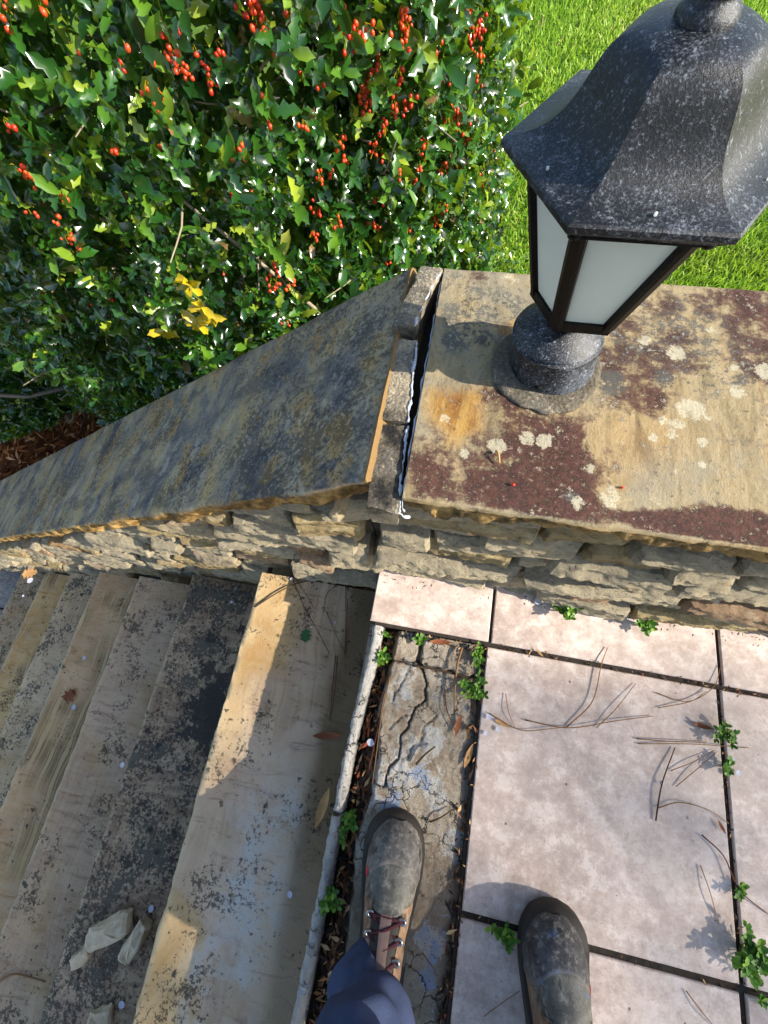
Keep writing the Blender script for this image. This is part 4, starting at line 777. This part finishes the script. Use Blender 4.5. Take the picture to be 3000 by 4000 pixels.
def boot(tx, ty, ang, z0, mir, k):
    ca_, sa_ = math.cos(ang), math.sin(ang)
    def place(P):
        P = np.asarray(P, float).copy(); P[:, 0] *= mir; y = P[:, 1]-.300; return np.c_[tx+P[:, 0]*ca_-y*sa_, ty+P[:, 0]*sa_+y*ca_, P[:, 2]+z0]
    def S(y, v, off=0.0):
        w = np.interp(y, by, bw)-.0015+off*.6; h = np.interp(y, by, bh_)+off; c, s_ = np.cos(v), np.sin(v); cx = -.004*sst(y, .15, .28)
        return np.stack([cx+w*np.sign(c)*np.abs(c)**.82, y+off*.5*sst(y, .24, .3), .020+h*np.abs(s_)**.80*(1-.05*c)], -1)
    flip = (lambda F: F) if mir < 0 else (lambda F: [tuple(q)[::-1] for q in F])
    b = root('boot', '', '', (tx, ty, z0)); del b['label']; del b['category']; b.parent = person; b.location = np.array((tx, ty, z0))-wloc(person)
    # sole with toe bumper
    yy = np.linspace(0.0, .300, 44); th = np.linspace(0, 2*math.pi, 80, endpoint=False); ring = []
    for sgn in (1, -1):
        for y in (yy if sgn > 0 else yy[::-1]): ring.append((sgn*np.interp(y, by, bw), y))
    ring = np.array(ring); c0 = np.array([0, .15]); nrm_ = np.gradient(ring, axis=0); nr2 = np.c_[nrm_[:, 1], -nrm_[:, 0]]; nr2 /= np.linalg.norm(nr2, axis=1)[:, None]+1e-9
    for _ in range(3): nr2 = (np.roll(nr2, 1, 0)+nr2+np.roll(nr2, -1, 0))/3
    toe = sst(ring[:, 1], .22, .29)[:, None]; LV_ = []
    for off, z, tz in ((.004, 0, 0), (.0075, .006, .002), (.0075, .018, .006), (.005, .0245, .012), (-.004, .027, .016), (-.012, .024, .010)): LV_.append(np.c_[ring+nr2*(off+.003*toe*(off > 0)), z+tz*toe[:, 0]])
    V = np.vstack(LV_); m = len(ring); F = [tuple(q) for q in grid_faces(6, m, True)]+[tuple(range(m))[::-1]]; mesh('sole', place(V), flip(F), MT['rubber'], b, True, angle=50)
    Y, Vv = np.meshgrid(np.linspace(.0, .2995, 46), np.linspace(.02, math.pi-.02, 30), indexing='ij'); V = S(Y, Vv).reshape(-1, 3)
    mesh('upper', place(V), flip([tuple(q) for q in grid_faces(46, 30)]+[tuple(range(30))]), MT['tan'], b)
    Q = np.linspace(0, 1, 22); vv = np.linspace(.03, math.pi-.03, 40); y0 = .206+.036*np.sin(vv)**3; Vt, Qt = np.meshgrid(vv, Q); Yt = y0[None, :]*(1-Qt)+.2985*Qt
    V = S(Yt, Vt, .0026*sst(Qt, -.02, .10)+.0004).reshape(-1, 3); sm = (1-sst(np.abs(Qt-.06), .02, .06)).ravel()
    pm = np.zeros(len(V))
    if k == 1: pm = np.maximum((1-sst(Qt, .05, .16)).ravel()*sst(np.sin(Vt*1.0).ravel(), .6, .8)*(Vt.ravel() > 1.3), (1-sst(np.hypot((Vt-1.8)*.3, Qt-.72), .03, .09)).ravel()); pm = np.clip(pm, 0, 1)
    mesh('toe_cap', place(V), flip([tuple(q)[::-1] for q in grid_faces(22, 40)]), MT['cap'][k], b, attrs=dict(seam=sm, paint=pm))
    vv = np.linspace(.50, math.pi-.50, 30); Vt, Qt = np.meshgrid(vv, np.linspace(0, 1, 16)); yb = .182+.014*np.cos(vv)**2; y0 = .208+.036*np.sin(vv)**3; Yt = yb[None]*(1-Qt)+y0[None]*Qt
    V = S(Yt, Vt, .0018+.0012*np.sin(Yt*240+Vt*2)*sst(Qt, .1, .3)*(1-sst(Qt, .3, .6))).reshape(-1, 3)
    pm = ((1-sst(np.hypot((Vt-1.0)*.25, Qt-.8), .04, .10)).ravel() if k == 1 else np.zeros(len(V)))
    mesh('vamp', place(V), flip([tuple(q)[::-1] for q in grid_faces(16, 30)]), MT['vamp'], b, attrs=dict(paint=pm))
    Vt, Qt = np.meshgrid(np.linspace(1.43, math.pi-1.43, 12), np.linspace(.06, .184, 12)); mesh('tongue', place(S(Qt, Vt, .003).reshape(-1, 3)), flip([tuple(q)[::-1] for q in grid_faces(12, 12)]), MT['tongue'], b)
    for sgn in (-1, 1):
        v0 = math.pi/2+sgn*.50; v1 = math.pi/2+sgn*1.12; Vt, Qt = np.meshgrid(np.linspace(v0, v1, 10), np.linspace(.05, .192, 14)); V = S(Qt, Vt, .0022+.0008*np.sign(np.sin(Qt*260+Vt*9))).reshape(-1, 3)
        mesh('eyestay', place(V), flip([tuple(q)[::-1] if sgn > 0 else tuple(q) for q in grid_faces(14, 10)]), MT['tan'], b)
    Vt, Qt = np.meshgrid(np.linspace(1.0, math.pi-1.0, 14), np.linspace(.05, .190, 12)); mesh('lace_gap', place(S(Qt, Vt, .0012).reshape(-1, 3)), flip([tuple(q)[::-1] for q in grid_faces(12, 14)]), MT['rubber'], b)
    ey = [.178, .157, .136, .115]; hooks = {}
    for i, y in enumerate(ey):
        for sgn in (-1, 1):
            p = S(np.array([y]), np.array([math.pi/2+sgn*.52]), .005)[0]; hooks[i, sgn] = p; v, f = lathe([(.0062, -.003), (.0070, .0015), (.0052, .003), (.0030, .0028), (.0026, .0005)], 0, 0, 12); v = v*np.array([1.15, .85, 1]); mesh('eyelet', place(v+p), f, MT['metal'], b)
    for i in range(3):
        for sgn in (-1, 1):
            a, c_ = hooks[i, sgn], hooks[i+1, -sgn]; mid = (a+c_)/2+np.array([0, 0, .006+.002*sgn]); v, f = tube(spline([a, mid, c_], 12), .0033, 7); mesh('lace', place(v), f, MT['lace'], b)
    a, c_ = hooks[0, -1], hooks[0, 1]; v, f = tube(spline([a, (a+c_)/2+np.array([0, .002, .005]), c_], 10), .0034, 7); mesh('lace', place(v), f, MT['lace'], b)
    Vt, Qt = np.meshgrid(np.linspace(.42, .62, 6), np.linspace(.212, .224, 6)); V = S(Qt, Vt, .004).reshape(-1, 3); mesh('badge', place(V), flip([tuple(q)[::-1] for q in grid_faces(6, 6)]), MT['red'], b)
boot(.004, -.266, R_(2.0), -.016, -1, 0)
boot(.2985, -.342, R_(5.0), 0.001, 1, 1)
def trouser(path, seed):
    zs = np.linspace(0, 1, 90); th = np.linspace(0, 2*math.pi, 64, endpoint=False); key = np.array(path); V = []
    for t in zs:
        x, y, z, rx, ry = [np.interp(t, np.linspace(0, 1, len(key)), key[:, i]) for i in range(5)]
        for a in th: V.append((x+rx*math.cos(a), y+ry*math.sin(a), z))
    V = np.array(V); T = np.repeat(zs, 64); A_ = np.tile(th, 90); z = V[:, 2]
    fold = np.sin((z*34+np.sin(A_+seed)*2.2+fbm(V, 9, 3, seed)*4))*.010*(1-sst(z, .35, .7))+fbm(V*np.array([1, 1, 2]), 14, 3, seed+2)*.009; fold = np.where(fold > 0, fold, fold*1.8)
    ce = np.c_[np.interp(T, np.linspace(0, 1, len(key)), key[:, 0]), np.interp(T, np.linspace(0, 1, len(key)), key[:, 1])]; d = V[:, :2]-ce; d /= np.linalg.norm(d, axis=1)[:, None]; V[:, :2] += d*fold[:, None]
    mesh('trouser_leg', V, [tuple(q) for q in grid_faces(90, 64, True)], MT['cloth'], person)
trouser([(.002, -.508, .085, .064, .082), (.002, -.505, .14, .064, .080), (.002, -.490, .25, .066, .078), (.0, -.470, .38, .072, .080), (-.002, -.45, .5, .080, .088), (.04, -.48, .68, .092, .10), (.085, -.52, .86, .105, .12)], 1)
trouser([(.318, -.585, .085, .066, .078), (.316, -.582, .2, .066, .077), (.31, -.57, .35, .072, .080), (.300, -.555, .5, .080, .088), (.275, -.545, .68, .092, .10), (.225, -.53, .86, .105, .12)], 5)
# body: one continuous skinned figure (torso, head, arms, hands), mostly behind the camera
J = dict(pel=(.155, -.525, .88, .125), waist=(.155, -.53, 1.05, .12), chest=(.155, -.52, 1.27, .135), neck=(.155, -.50, 1.43, .052), chin=(.155, -.475, 1.49, .055), head=(.155, -.46, 1.565, .082), crown=(.155, -.465, 1.635, .062), nose=(.155, -.372, 1.555, .014), earL=(.068, -.47, 1.56, .014), earR=(.242, -.47, 1.56, .014),
         shL=(-.03, -.51, 1.38, .065), elL=(-.11, -.37, 1.16, .045), wrL=(-.07, -.16, 1.05, .028), paL=(-.055, -.105, 1.045, .030), shR=(.34, -.51, 1.38, .065), elR=(.40, -.37, 1.16, .045), wrR=(.20, -.16, 1.06, .028), paR=(.155, -.115, 1.05, .030),
         hiL=(.085, -.525, .80, .10), knL=(0, -.45, .48, .055), anL=(-.004, -.485, .11, .04), hiR=(.225, -.53, .80, .10), knR=(.30, -.553, .48, .055), anR=(.318, -.585, .11, .04))
E_ = [('pel', 'waist'), ('waist', 'chest'), ('chest', 'neck'), ('neck', 'chin'), ('chin', 'head'), ('head', 'crown'), ('head', 'nose'), ('head', 'earL'), ('head', 'earR'), ('chest', 'shL'), ('shL', 'elL'), ('elL', 'wrL'), ('wrL', 'paL'), ('chest', 'shR'), ('shR', 'elR'), ('elR', 'wrR'), ('wrR', 'paR'), ('pel', 'hiL'), ('hiL', 'knL'), ('knL', 'anL'), ('pel', 'hiR'), ('hiR', 'knR'), ('knR', 'anR')]
for s_, sx in (('L', 1), ('R', -1)):
    p = np.array(J['pa'+s_][:3])
    for i in range(5):
        q = p+np.array([sx*(.012+.004*i), .016-.014*i, .012-.004*i]) if i < 4 else p+np.array([sx*.01, -.01, -.028]); J[f'f{s_}{i}a'] = (*q, .0095)
        e = np.array([sx*.030, .006, -.012]) if i < 4 else np.array([sx*.022, .012, -.002]); J[f'f{s_}{i}b'] = (*(q+e), .0085); J[f'f{s_}{i}c'] = (*(q+e+np.array([sx*.016, 0, -.016])), .0075)
        E_ += [('pa'+s_, f'f{s_}{i}a'), (f'f{s_}{i}a', f'f{s_}{i}b'), (f'f{s_}{i}b', f'f{s_}{i}c')]
keys = list(J); idx = {k: i for i, k in enumerate(keys)}; base = wloc(person)
me = bpy.data.meshes.new('body'); me.from_pydata([tuple(np.array(J[k][:3])-base) for k in keys], [(idx[a], idx[b]) for a, b in E_], []); me.update()
bo = bpy.data.objects.new('body', me); COL.objects.link(bo); bo.parent = person
sk = bo.modifiers.new('skin', 'SKIN'); sl_ = me.skin_vertices[0].data
for k in keys: sl_[idx[k]].radius = (J[k][3], J[k][3])
sl_[idx['pel']].use_root = True
ss = bo.modifiers.new('sub', 'SUBSURF'); ss.levels = 1; ss.render_levels = 2
g = G('shirt_and_skin'); p = g.pos(); x = g.n('ShaderNodeSeparateXYZ'); g.put(x.inputs[0], p); n = g.noise(p, 200, 3)
isk = g.ma('MAXIMUM', g.mr(x.outputs[2], 1.46, 1.47), g.mr(x.outputs[1], -.19, -.18)); g.bsdf(g.mix(isk, g.mix(n, '#4d5560', '#626b77'), g.mix(n, '#b07c60', '#c08d70')), .7, None, .3); me.materials.append(g.m)

v, f = uv_ball(1, 24, 14); v = v*np.array([.088, .098, .075])+np.array([.155, -.485, 1.615]); v[:, 2] = np.maximum(v[:, 2], 1.575+.05*sst(v[:, 1], -.45, -.39)); mesh('hair', v, f, MT['hair'], person)
for sx in (-.03, .03):
    v, f = uv_ball(.011, 10, 8); mesh('eye', v+np.array([.155+sx, -.387, 1.575]), f, MT['glass'], person)
v, f = tube([(.133, -.398, 1.515), (.155, -.390, 1.512), (.177, -.398, 1.515)], .006, 6); mesh('mouth', v, f, MT['red'], person)
# ------------------------------------------------------------------ weeds growing in the joints
r = np.random.default_rng(77)
lt = np.array([(0, 0, 0), (.3, .24, .06), (.7, .26, .05), (1, 0, -.03), (.7, -.26, .05), (.3, -.24, .06), (.5, 0, 0)]); lf = np.array([[0, 6, 1, 1], [6, 2, 1, 1]])
lfq = np.array([[0, 6, 2, 1], [6, 3, 2, 2], [0, 5, 4, 6], [6, 4, 3, 3]])
def m_weed():
    g = G('weed_leaf'); c = g.ramp(g.attr('lv'), [(0, '#2c4f16'), (.6, '#4f7d1f'), (1, '#86a838')]); o = g.bsdf(c, .5, None, .35); tr = g.n('ShaderNodeBsdfTranslucent'); g.put(tr.inputs[0], c); mx = g.n('ShaderNodeMixShader'); mx.inputs[0].default_value = .3
    g.t.links.new(o.outputs[0], mx.inputs[1]); g.t.links.new(tr.outputs[0], mx.inputs[2]); g.t.links.new(mx.outputs[0], g.out.inputs[0]); return g.m
MT['weed'] = m_weed(); MT['wstem'] = simple('weed_stem', '#5d6b34', .7, .3, .3, 100)
def weed(px, py, z, spread, ht, ns, leaf, label, group=None):
    b = W(px, py, z); t = root('weed', label, 'weed', tuple(b), group); SL = []; D = []; O = []; U = []; S_ = []
    for k in range(ns):
        a = r.uniform(0, 6.28); tip = b+np.array([math.cos(a)*spread*r.uniform(.3, 1), math.sin(a)*spread*r.uniform(.3, 1), ht*r.uniform(.5, 1)]); c_ = b+(tip-b)*.5+np.array([0, 0, ht*.25]); pts = spline([b+np.array([0, 0, -.004]), c_, tip], 9); SL.append(tube(pts, np.linspace(.0012, .0006, 9), 4))
        for i in range(3, 9):
            for sg in (0, math.pi):
                an = r.uniform(0, 6.28) if i == 8 else i*1.57+sg+r.normal(0, .3); D.append((math.cos(an), math.sin(an), .45+r.normal(0, .2))); O.append(pts[i]); U.append((r.normal(0, .25), r.normal(0, .25), 1)); S_.append(leaf*r.uniform(.7, 1.15)*(.7+.05*i))
    v, f = joinVF(SL); mesh('stems', v, f, MT['wstem'], t, kind='stuff')
    V, F, a_ = scatter(lt, lfq, (frames(np.array(D), np.array(U), np.array(S_)), np.array(O)), np.clip(r.normal(.55, .25, len(D)), 0, 1))
    mesh('leaves', V, [tuple(dict.fromkeys(q)) for q in F.tolist()], MT['weed'], t, True, 'stuff', dict(lv=a_))
for a in ((2195, 2385, 0, .030, .035, 9, .013, 'green weed growing at the foot of the wall beside a white petal'), (2500, 2440, 0, .022, .03, 7, .012, 'small green weed at the wall foot above the large tile'),
          (1640, 2490, -.015, .013, .016, 4, .012, 'tiny weed in the crack between two top mortar chunks'), (1495, 2575, -.02, .016, .02, 5, .012, 'bright weed in the top of the leaf-filled groove by the white mortar edge'), (1512, 2478, -.02, .006, .014, 2, .009, 'smallest weed sprout under the corner of the end tile'),
          (1862, 2560, -.015, .022, .02, 9, .010, 'pale weed growing along the edge of the big tile, upper one'), (1850, 2680, -.015, .032, .025, 12, .011, 'spreading weed at the big tile edge above white petals'),
          (1372, 3190, -.03, .022, .022, 6, .012, 'small weed in the groove just above the left boot'), (1345, 3255, -.03, .016, .02, 4, .010, 'weed in the groove left of the left boot toe'), (1292, 3500, -.03, .022, .03, 9, .012, 'bushy weed in the groove left of the left boot laces'),
          (1955, 3630, -.002, .024, .028, 7, .012, 'weed in the tile joint touching the right boot toe'), (2815, 2870, -.002, .026, .026, 8, .011, 'weed in the right tile joint among pine needles'), (2830, 2990, -.002, .018, .02, 5, .010, 'small weed in the right tile joint above white petals'),
          (2895, 3700, -.002, .040, .035, 16, .014, 'large weed clump in the right tile joint near the picture edge'), (2880, 3460, -.002, .016, .016, 4, .010, 'small weed in the right tile joint above the large clump'), (2960, 3880, -.002, .008, .012, 2, .010, 'tiny sprout in the joint at the lower right')):
    weed(*a)

# ------------------------------------------------------------------ fallen needles, twigs, leaves, petals, chips
MT['needle'] = simple('dry_pine_needle', '#7d5a38', .7, .3, .3, 200); MT['needled'] = simple('red_brown_needle', '#5a3020', .7, .3, .35, 200); MT['twig'] = simple('dark_twig', '#4a3a2c', .85, .2, .35, 150)
MT['petal'] = simple('white_petal', '#b4b4bf', .6, .3, .06, 60); MT['dead'] = simple('dead_leaf', '#7a4527', .75, .3, .45, 70, .002); MT['deadl'] = simple('pale_dead_leaf', '#a87f50', .75, .3, .35, 70, .002); MT['gleaf'] = simple('fresh_leaf', '#28501f', .45, .4, .3, 60)
MT['chip'] = simple('broken_mortar', '#b8a88c', .95, .1, .35, 70, .006)
def needle(pts, z, rad, mat, label, cat='pine needle', group=None, lift=.004, name='pine_needle'):
    P = [W(a, b, z) for a, b in pts]; n = len(P); q = spline([p+np.array([0, 0, rad+lift*math.sin(math.pi*i/max(1, n-1))]) for i, p in enumerate(P)], 20); v, f = tube(q, rad*np.linspace(1, .6, 20), 5)
    tag(mesh(name, v, f, MT[mat], loc=P[0]), label, cat, group)
TZ = 0.0015
for pts, rd, mt, lb in (([(1910, 2785), (2030, 2850), (2150, 2845), (2215, 2838)], .0011, 'needle', 'thin pine needle curving from the tile-edge weed across the big tile'), ([(2215, 2838), (2310, 2740), (2345, 2600), (2372, 2530)], .0013, 'needle', 'pine needle curving up to the tile joint from a brown knot'),
        ([(2050, 2812), (2215, 2842), (2400, 2815), (2550, 2797)], .0013, 'needle', 'long pine needle lying across the big tile ending in a red tip'), ([(2330, 2842), (2400, 2770), (2482, 2670)], .001, 'needle', 'straight pale pine needle slanting on the big tile'), ([(1975, 2710), (1985, 2780), (2010, 2840)], .0009, 'needle', 'short upright pine needle near the white petals on the tile'),
        ([(2560, 2705), (2680, 2740), (2780, 2685), (2815, 2600)], .0010, 'needle', 'pine needle curving into the upper right tile joint'), ([(2570, 2765), (2690, 2740), (2760, 2700)], .0009, 'needle', 'short pine needle beside the upper right tile joint'), ([(2485, 2885), (2620, 2895), (2760, 2898)], .0011, 'needle', 'horizontal pine needle left of the right joint weed'), ([(2490, 2905), (2700, 2905), (2925, 2922)], .0010, 'needle', 'long horizontal pine needle crossing the right tile joint'),
        ([(2560, 3205), (2580, 3060), (2635, 2920)], .0016, 'twig', 'thin brown twig standing on the big tile near a white petal'), ([(2570, 3155), (2650, 3132), (2760, 3160), (2845, 3215)], .0011, 'needle', 'arched pine needle reaching the right joint below the petals'), ([(2640, 3072), (2720, 3000), (2800, 2935)], .0009, 'needle', 'fine needle slanting toward the right joint weed, lower one'), ([(2620, 3010), (2700, 2975), (2790, 2930)], .0009, 'needle', 'fine needle slanting toward the right joint weed, upper one'),
        ([(2740, 3260), (2820, 3340), (2880, 3470), (3000, 3570)], .0014, 'needled', 'red-brown pine needle curving down past the right tile joint'), ([(2735, 3380), (2770, 3490), (2805, 3610)], .0009, 'needle', 'thin dark needle beside the large weed clump'), ([(2680, 3870), (2740, 3950), (2790, 4010)], .0011, 'needle', 'pine needle at the bottom right corner on the tile'), ([(1890, 3970), (1960, 3910), (2030, 3870)], .0007, 'needle', 'hair-thin needle on the tile left of the right boot')):
    needle(pts, TZ, rd, mt, lb)
z1 = ZS[0]+.0015
for pts, rd, mt, lb in (([(1134, 2236), (1190, 2370), (1240, 2460), (1286, 2551)], .0013, 'needled', 'longest red pine needle slanting on the top step'), ([(1145, 2245), (1200, 2330), (1230, 2380)], .001, 'needled', 'short red pine needle by the wall on the top step'), ([(1351, 2290), (1352, 2430), (1347, 2567)], .0012, 'needled', 'straight upright red needle on the right of the top step'), ([(1358, 2340), (1356, 2450), (1350, 2555)], .0009, 'needled', 'second straight needle close to the white mortar edge'),
        ([(1275, 2388), (1310, 2470), (1348, 2555)], .001, 'needled', 'pine needle crossing behind the upright ones on the top step'), ([(1311, 2561), (1300, 2690), (1288, 2819)], .0014, 'needled', 'long red needle pair low on the top step'), ([(1318, 2561), (1310, 2690), (1292, 2800)], .0010, 'needled', 'fine needle lying against the long red pair'), ([(1320, 2280), (1280, 2320), (1265, 2370)], .0009, 'needled', 'short bent needle in the top corner of the top step')):
    needle(pts, z1, rd, mt, lb)
needle([(996, 2372), (1080, 2320), (1150, 2285), (1221, 2266)], z1, .0022, 'twig', 'dark bare twig lying across the sunlit corner of the top step', 'twig', name='twig')
needle([(1805, 2530), (1785, 2600), (1775, 2700), (1775, 2770)], -.006, .0028, 'needle', 'curved brown twig on the cracked mortar beside the big tile', 'twig', name='twig'); needle([(1610, 2600), (1700, 2615), (1800, 2640), (1870, 2655)], -.010, .0024, 'twig', 'horizontal twig across the cracked mortar top', 'twig', name='twig')
needle([(1738, 2690), (1745, 2770), (1770, 2830), (1780, 2860)], -.010, .0015, 'needled', 'thin red twig on the mortar below the curved one', 'twig', name='twig'); needle([(1625, 2985), (1660, 2945), (1700, 2915)], -.008, .0026, 'twig', 'short dark stick on the whitewashed mortar', 'twig', name='twig'); needle([(1680, 3210), (1720, 3190), (1770, 3160)], -.010, .0018, 'twig', 'dark stick on the mortar right of the left boot toe', 'twig', name='twig')
needle([(1525, 2640), (1490, 2800), (1470, 2950), (1455, 3060)], -.012, .0013, 'needle', 'long pale needle lying along the leaf-filled groove', lift=.002); needle([(1500, 2700), (1475, 2850), (1440, 3010)], -.014, .0013, 'needled', 'long dark needle lying along the leaf-filled groove', lift=.002)
needle([(1650, 3720), (1690, 3770), (1710, 3810)], -.010, .0013, 'needle', 'pale needle on the mortar right of the trouser leg'); needle([(0, 3830), (60, 3800), (120, 3810), (180, 3832)], ZS[2]+.002, .003, 'needle', 'bent pale twig on a lower step at the left picture edge', 'twig', name='twig')
needle([(1937, 1765), (1944, 1785), (1950, 1812)], .5245, .0020, 'deadl' if 'deadl' in MT else 'needle', 'short dry stub lying on the purple coping stain', 'twig', name='twig')
def outl(kind):
    if kind == 'maple': a = [(0, 0), (.12, .10), (.05, .42), (.28, .30), (.42, .55), (.52, .30), (.78, .36), (.72, .18), (1, 0)]
    elif kind == 'oak': a = [(0, 0), (.1, .12), (.2, .32), (.3, .15), (.42, .42), (.52, .18), (.66, .36), (.74, .14), (.88, .18), (1, 0)]
    elif kind == 'long': a = [(0, 0), (.1, .05), (.3, .11), (.6, .12), (.85, .06), (1, 0)]
    elif kind == 'holly': a = [(0, 0), (.12, .14), (.25, .40), (.36, .26), (.5, .44), (.62, .25), (.76, .34), (.86, .12), (1, 0)]
    else: a = [(0, 0), (.15, .28), (.4, .42), (.7, .40), (.92, .22), (1, 0)]
    V = []; F = []; n = len(a)
    for t, w in a: V += [(t, 0, .0), (t, w, .25*w), (t, -w, .2*w)]
    for i in range(n-1): p, q = 3*i, 3*i+3; F += [(p, q, q+1, p+1), (p, p+2, q+2, q)]
    return np.array(V), F
def fallen(px, py, z, ang, size, kind, mat, label, cat, curl=.3, lift=.002, tilt=0.0, name='fallen_leaf', group=None):
    V, F = outl(kind); c_ = W(px, py, z); V = V.copy(); V[:, 0] -= .5; V[:, 2] = V[:, 2]*curl*2+curl*.5*(V[:, 0]**2); V = V*size*(.75 if kind == 'oval' else 1); a = R_(ang); x = V[:, 0]*math.cos(a)-V[:, 1]*math.sin(a); y = V[:, 0]*math.sin(a)+V[:, 1]*math.cos(a)
    V = np.c_[x, y, V[:, 2]+lift+tilt*x-min(0, (tilt*x).min())]; tag(mesh(name, V+c_, F, MT[mat], loc=c_), label, cat, group)
fallen(1195, 2482, ZS[0]+.002, 100, .038, 'holly', 'gleaf', 'fresh green holly leaf on the shaded part of the top step', 'leaf', .2)
fallen(280, 2715, ZS[3]+.003, 60, .055, 'maple', 'dead', 'curled dark red-brown maple leaf lying on a middle step', 'leaf', .6)
fallen(120, 2240, ZS[5]+.003, 20, .085, 'oak', 'deadl', 'pale brown lobed leaf on a low step beside the wall', 'leaf', .4)
fallen(1280, 2872, ZS[0]+.002, 12, .072, 'long', 'dead', 'long folded red-brown leaf on the top step near the mortar edge', 'leaf', .8)
fallen(1262, 3150, ZS[0]+.03, 80, .085, 'long', 'deadl', 'curled tan leaf standing between the top step and the mortar edge', 'leaf', .8, tilt=.1); fallen(1720, 2508, -.008, 8, .05, 'long', 'dead', 'dark red curled leaf under the tile edge on the mortar', 'leaf', .9)
fallen(1960, 2835-10, -.0, -15, .035, 'long', 'deadl', 'tan leaf at the big tile edge beside white petals', 'leaf', .6); fallen(2740, 2835, .002, -5, .038, 'long', 'dead', 'brown leaf left of the right joint weed', 'leaf', .8); fallen(2815, 3228, .002, -60, .024, 'long', 'dead', 'small dark leaf on the tile edge at the right joint', 'leaf', .8)
fallen(2107, 2550, .002, -40, .022, 'long', 'deadl', 'small tan leaf bit on the tile joint below the wall', 'leaf', .4); fallen(1805+25, 2950, -.012, 75, .05, 'long', 'deadl', 'tan dead leaf in the joint left of the big tile', 'leaf', .6); fallen(1790, 2830, -.010, 80, .045, 'long', 'dead', 'brown dead leaf in the joint left of the big tile, upper one', 'leaf', .6)
for i, (px, py, z, s_, lb) in enumerate(((905, 2352, ZS[1], .014, 'white petal on the black-stained second step near the wall'), (1140, 2262, ZS[0], .012, 'white petal on the top step beside the twig'), (480, 2988, ZS[1], .019, 'white petal at the front edge of the black-stained step'), (290, 2762, ZS[3], .026, 'white blossom beside the maple leaf'), (330, 2570, ZS[3], .022, 'grey white petal above the maple leaf on a middle step'),
        (92, 2328, ZS[5], .018, 'white petal on a low step at the left'), (120, 2268, ZS[5], .045, 'pale yellow petal next to the lobed leaf'), (592, 3548, ZS[1], .022, 'pale blue petal beside the mortar chunks'), (1133, 3492, ZS[0], .018, 'thin white petal on the top step left of the boot'), (478, 3922, ZS[1], .022, 'white petal on the step at the bottom of the picture'), (2100, 2350, 0, .022, 'crumpled white petal by the wall foot weed'), (1898, 2865, 0, .013, 'left one of three white petals at the big tile edge'),
        (1945, 2848, 0, .014, 'white petal right of the group at the big tile edge'), (1908, 2800, 0, .016, 'upper white petal beside the tan leaf at the big tile edge'), (2583, 3058, .001, .012, 'white petal on the twig standing on the big tile'), (2845, 3020, .001, .016, 'left white petal below the right joint weed'), (2882, 3018, .001, .014, 'right white petal below the right joint weed'), (2855, 2965, .001, .014, 'white petal inside the right joint weed'), (1215, 2850-400, ZS[0], .008, 'tiny white speck petal low on the top step'), (1448, 2900, -.02, .022, 'bluish petal in the leaf-filled groove'), (1310, 2432, ZS[0], .008, 'tiny white petal near the upright needles'))):
    fallen(px, py, z+.002, 37*i % 180, s_, 'oval', 'petal', lb, 'petal', .35, name='petal')
def chip(px, py, z, L, Wd, H, ang, label, seed):
    n, m = 14, 9; c_ = W(px, py, z); V, F = uv_ball(1, 16, 10); V = np.sign(V)*np.abs(V)**.42; V = V*np.array([L, Wd, H])/2; V = V+np.stack([fbm(V, 60, 3, seed), fbm(V, 60, 3, seed+1), fbm(V, 60, 3, seed+2)], -1)*.011; a = R_(ang)
    V = np.c_[V[:, 0]*math.cos(a)-V[:, 1]*math.sin(a), V[:, 0]*math.sin(a)+V[:, 1]*math.cos(a), V[:, 2]+H*.42]; k = len(V); V[:, 2] = np.maximum(V[:, 2], .001)
    tag(mesh('mortar_chunk', V+c_, F, MT['chip'], loc=c_, attrs=dict(moss=np.zeros(k), white=np.clip(.9+fbm(V, 30, 2, seed), 0, 1.2), blue=np.zeros(k)), angle=18), label, 'mortar chunk')
chip(445, 3620, ZS[1], .115, .05, .04, 34, 'large pale broken mortar chunk on the second step', 3); chip(335, 3720, ZS[1], .045, .03, .03, 50, 'small pale mortar crumb at the left end of the large chunk', 6); chip(550, 3650, ZS[1], .09, .035, .045, 72, 'narrow grey mortar chunk against the top step riser', 9); chip(410, 3965, ZS[1], .05, .04, .03, 20, 'roundish mortar chunk at the bottom of the picture on the second step', 12)
for i, (px, py) in enumerate(((2435, 1900), (2360, 1303), (2003, 1895))):
    c_ = W(px, py, .526); v, f = uv_ball(.0024); v = v*np.array([1.2, .8, .6])+fbm(v, 200, 2, i)[:, None]*.002; tag(mesh('berry_bit', v+c_, f, MT['berry'], loc=c_), ['squashed red berry on the tan coping near a pale lichen', 'orange berry bit beside the lantern base', 'reddish speck on the purple coping stain'][i], 'berry')
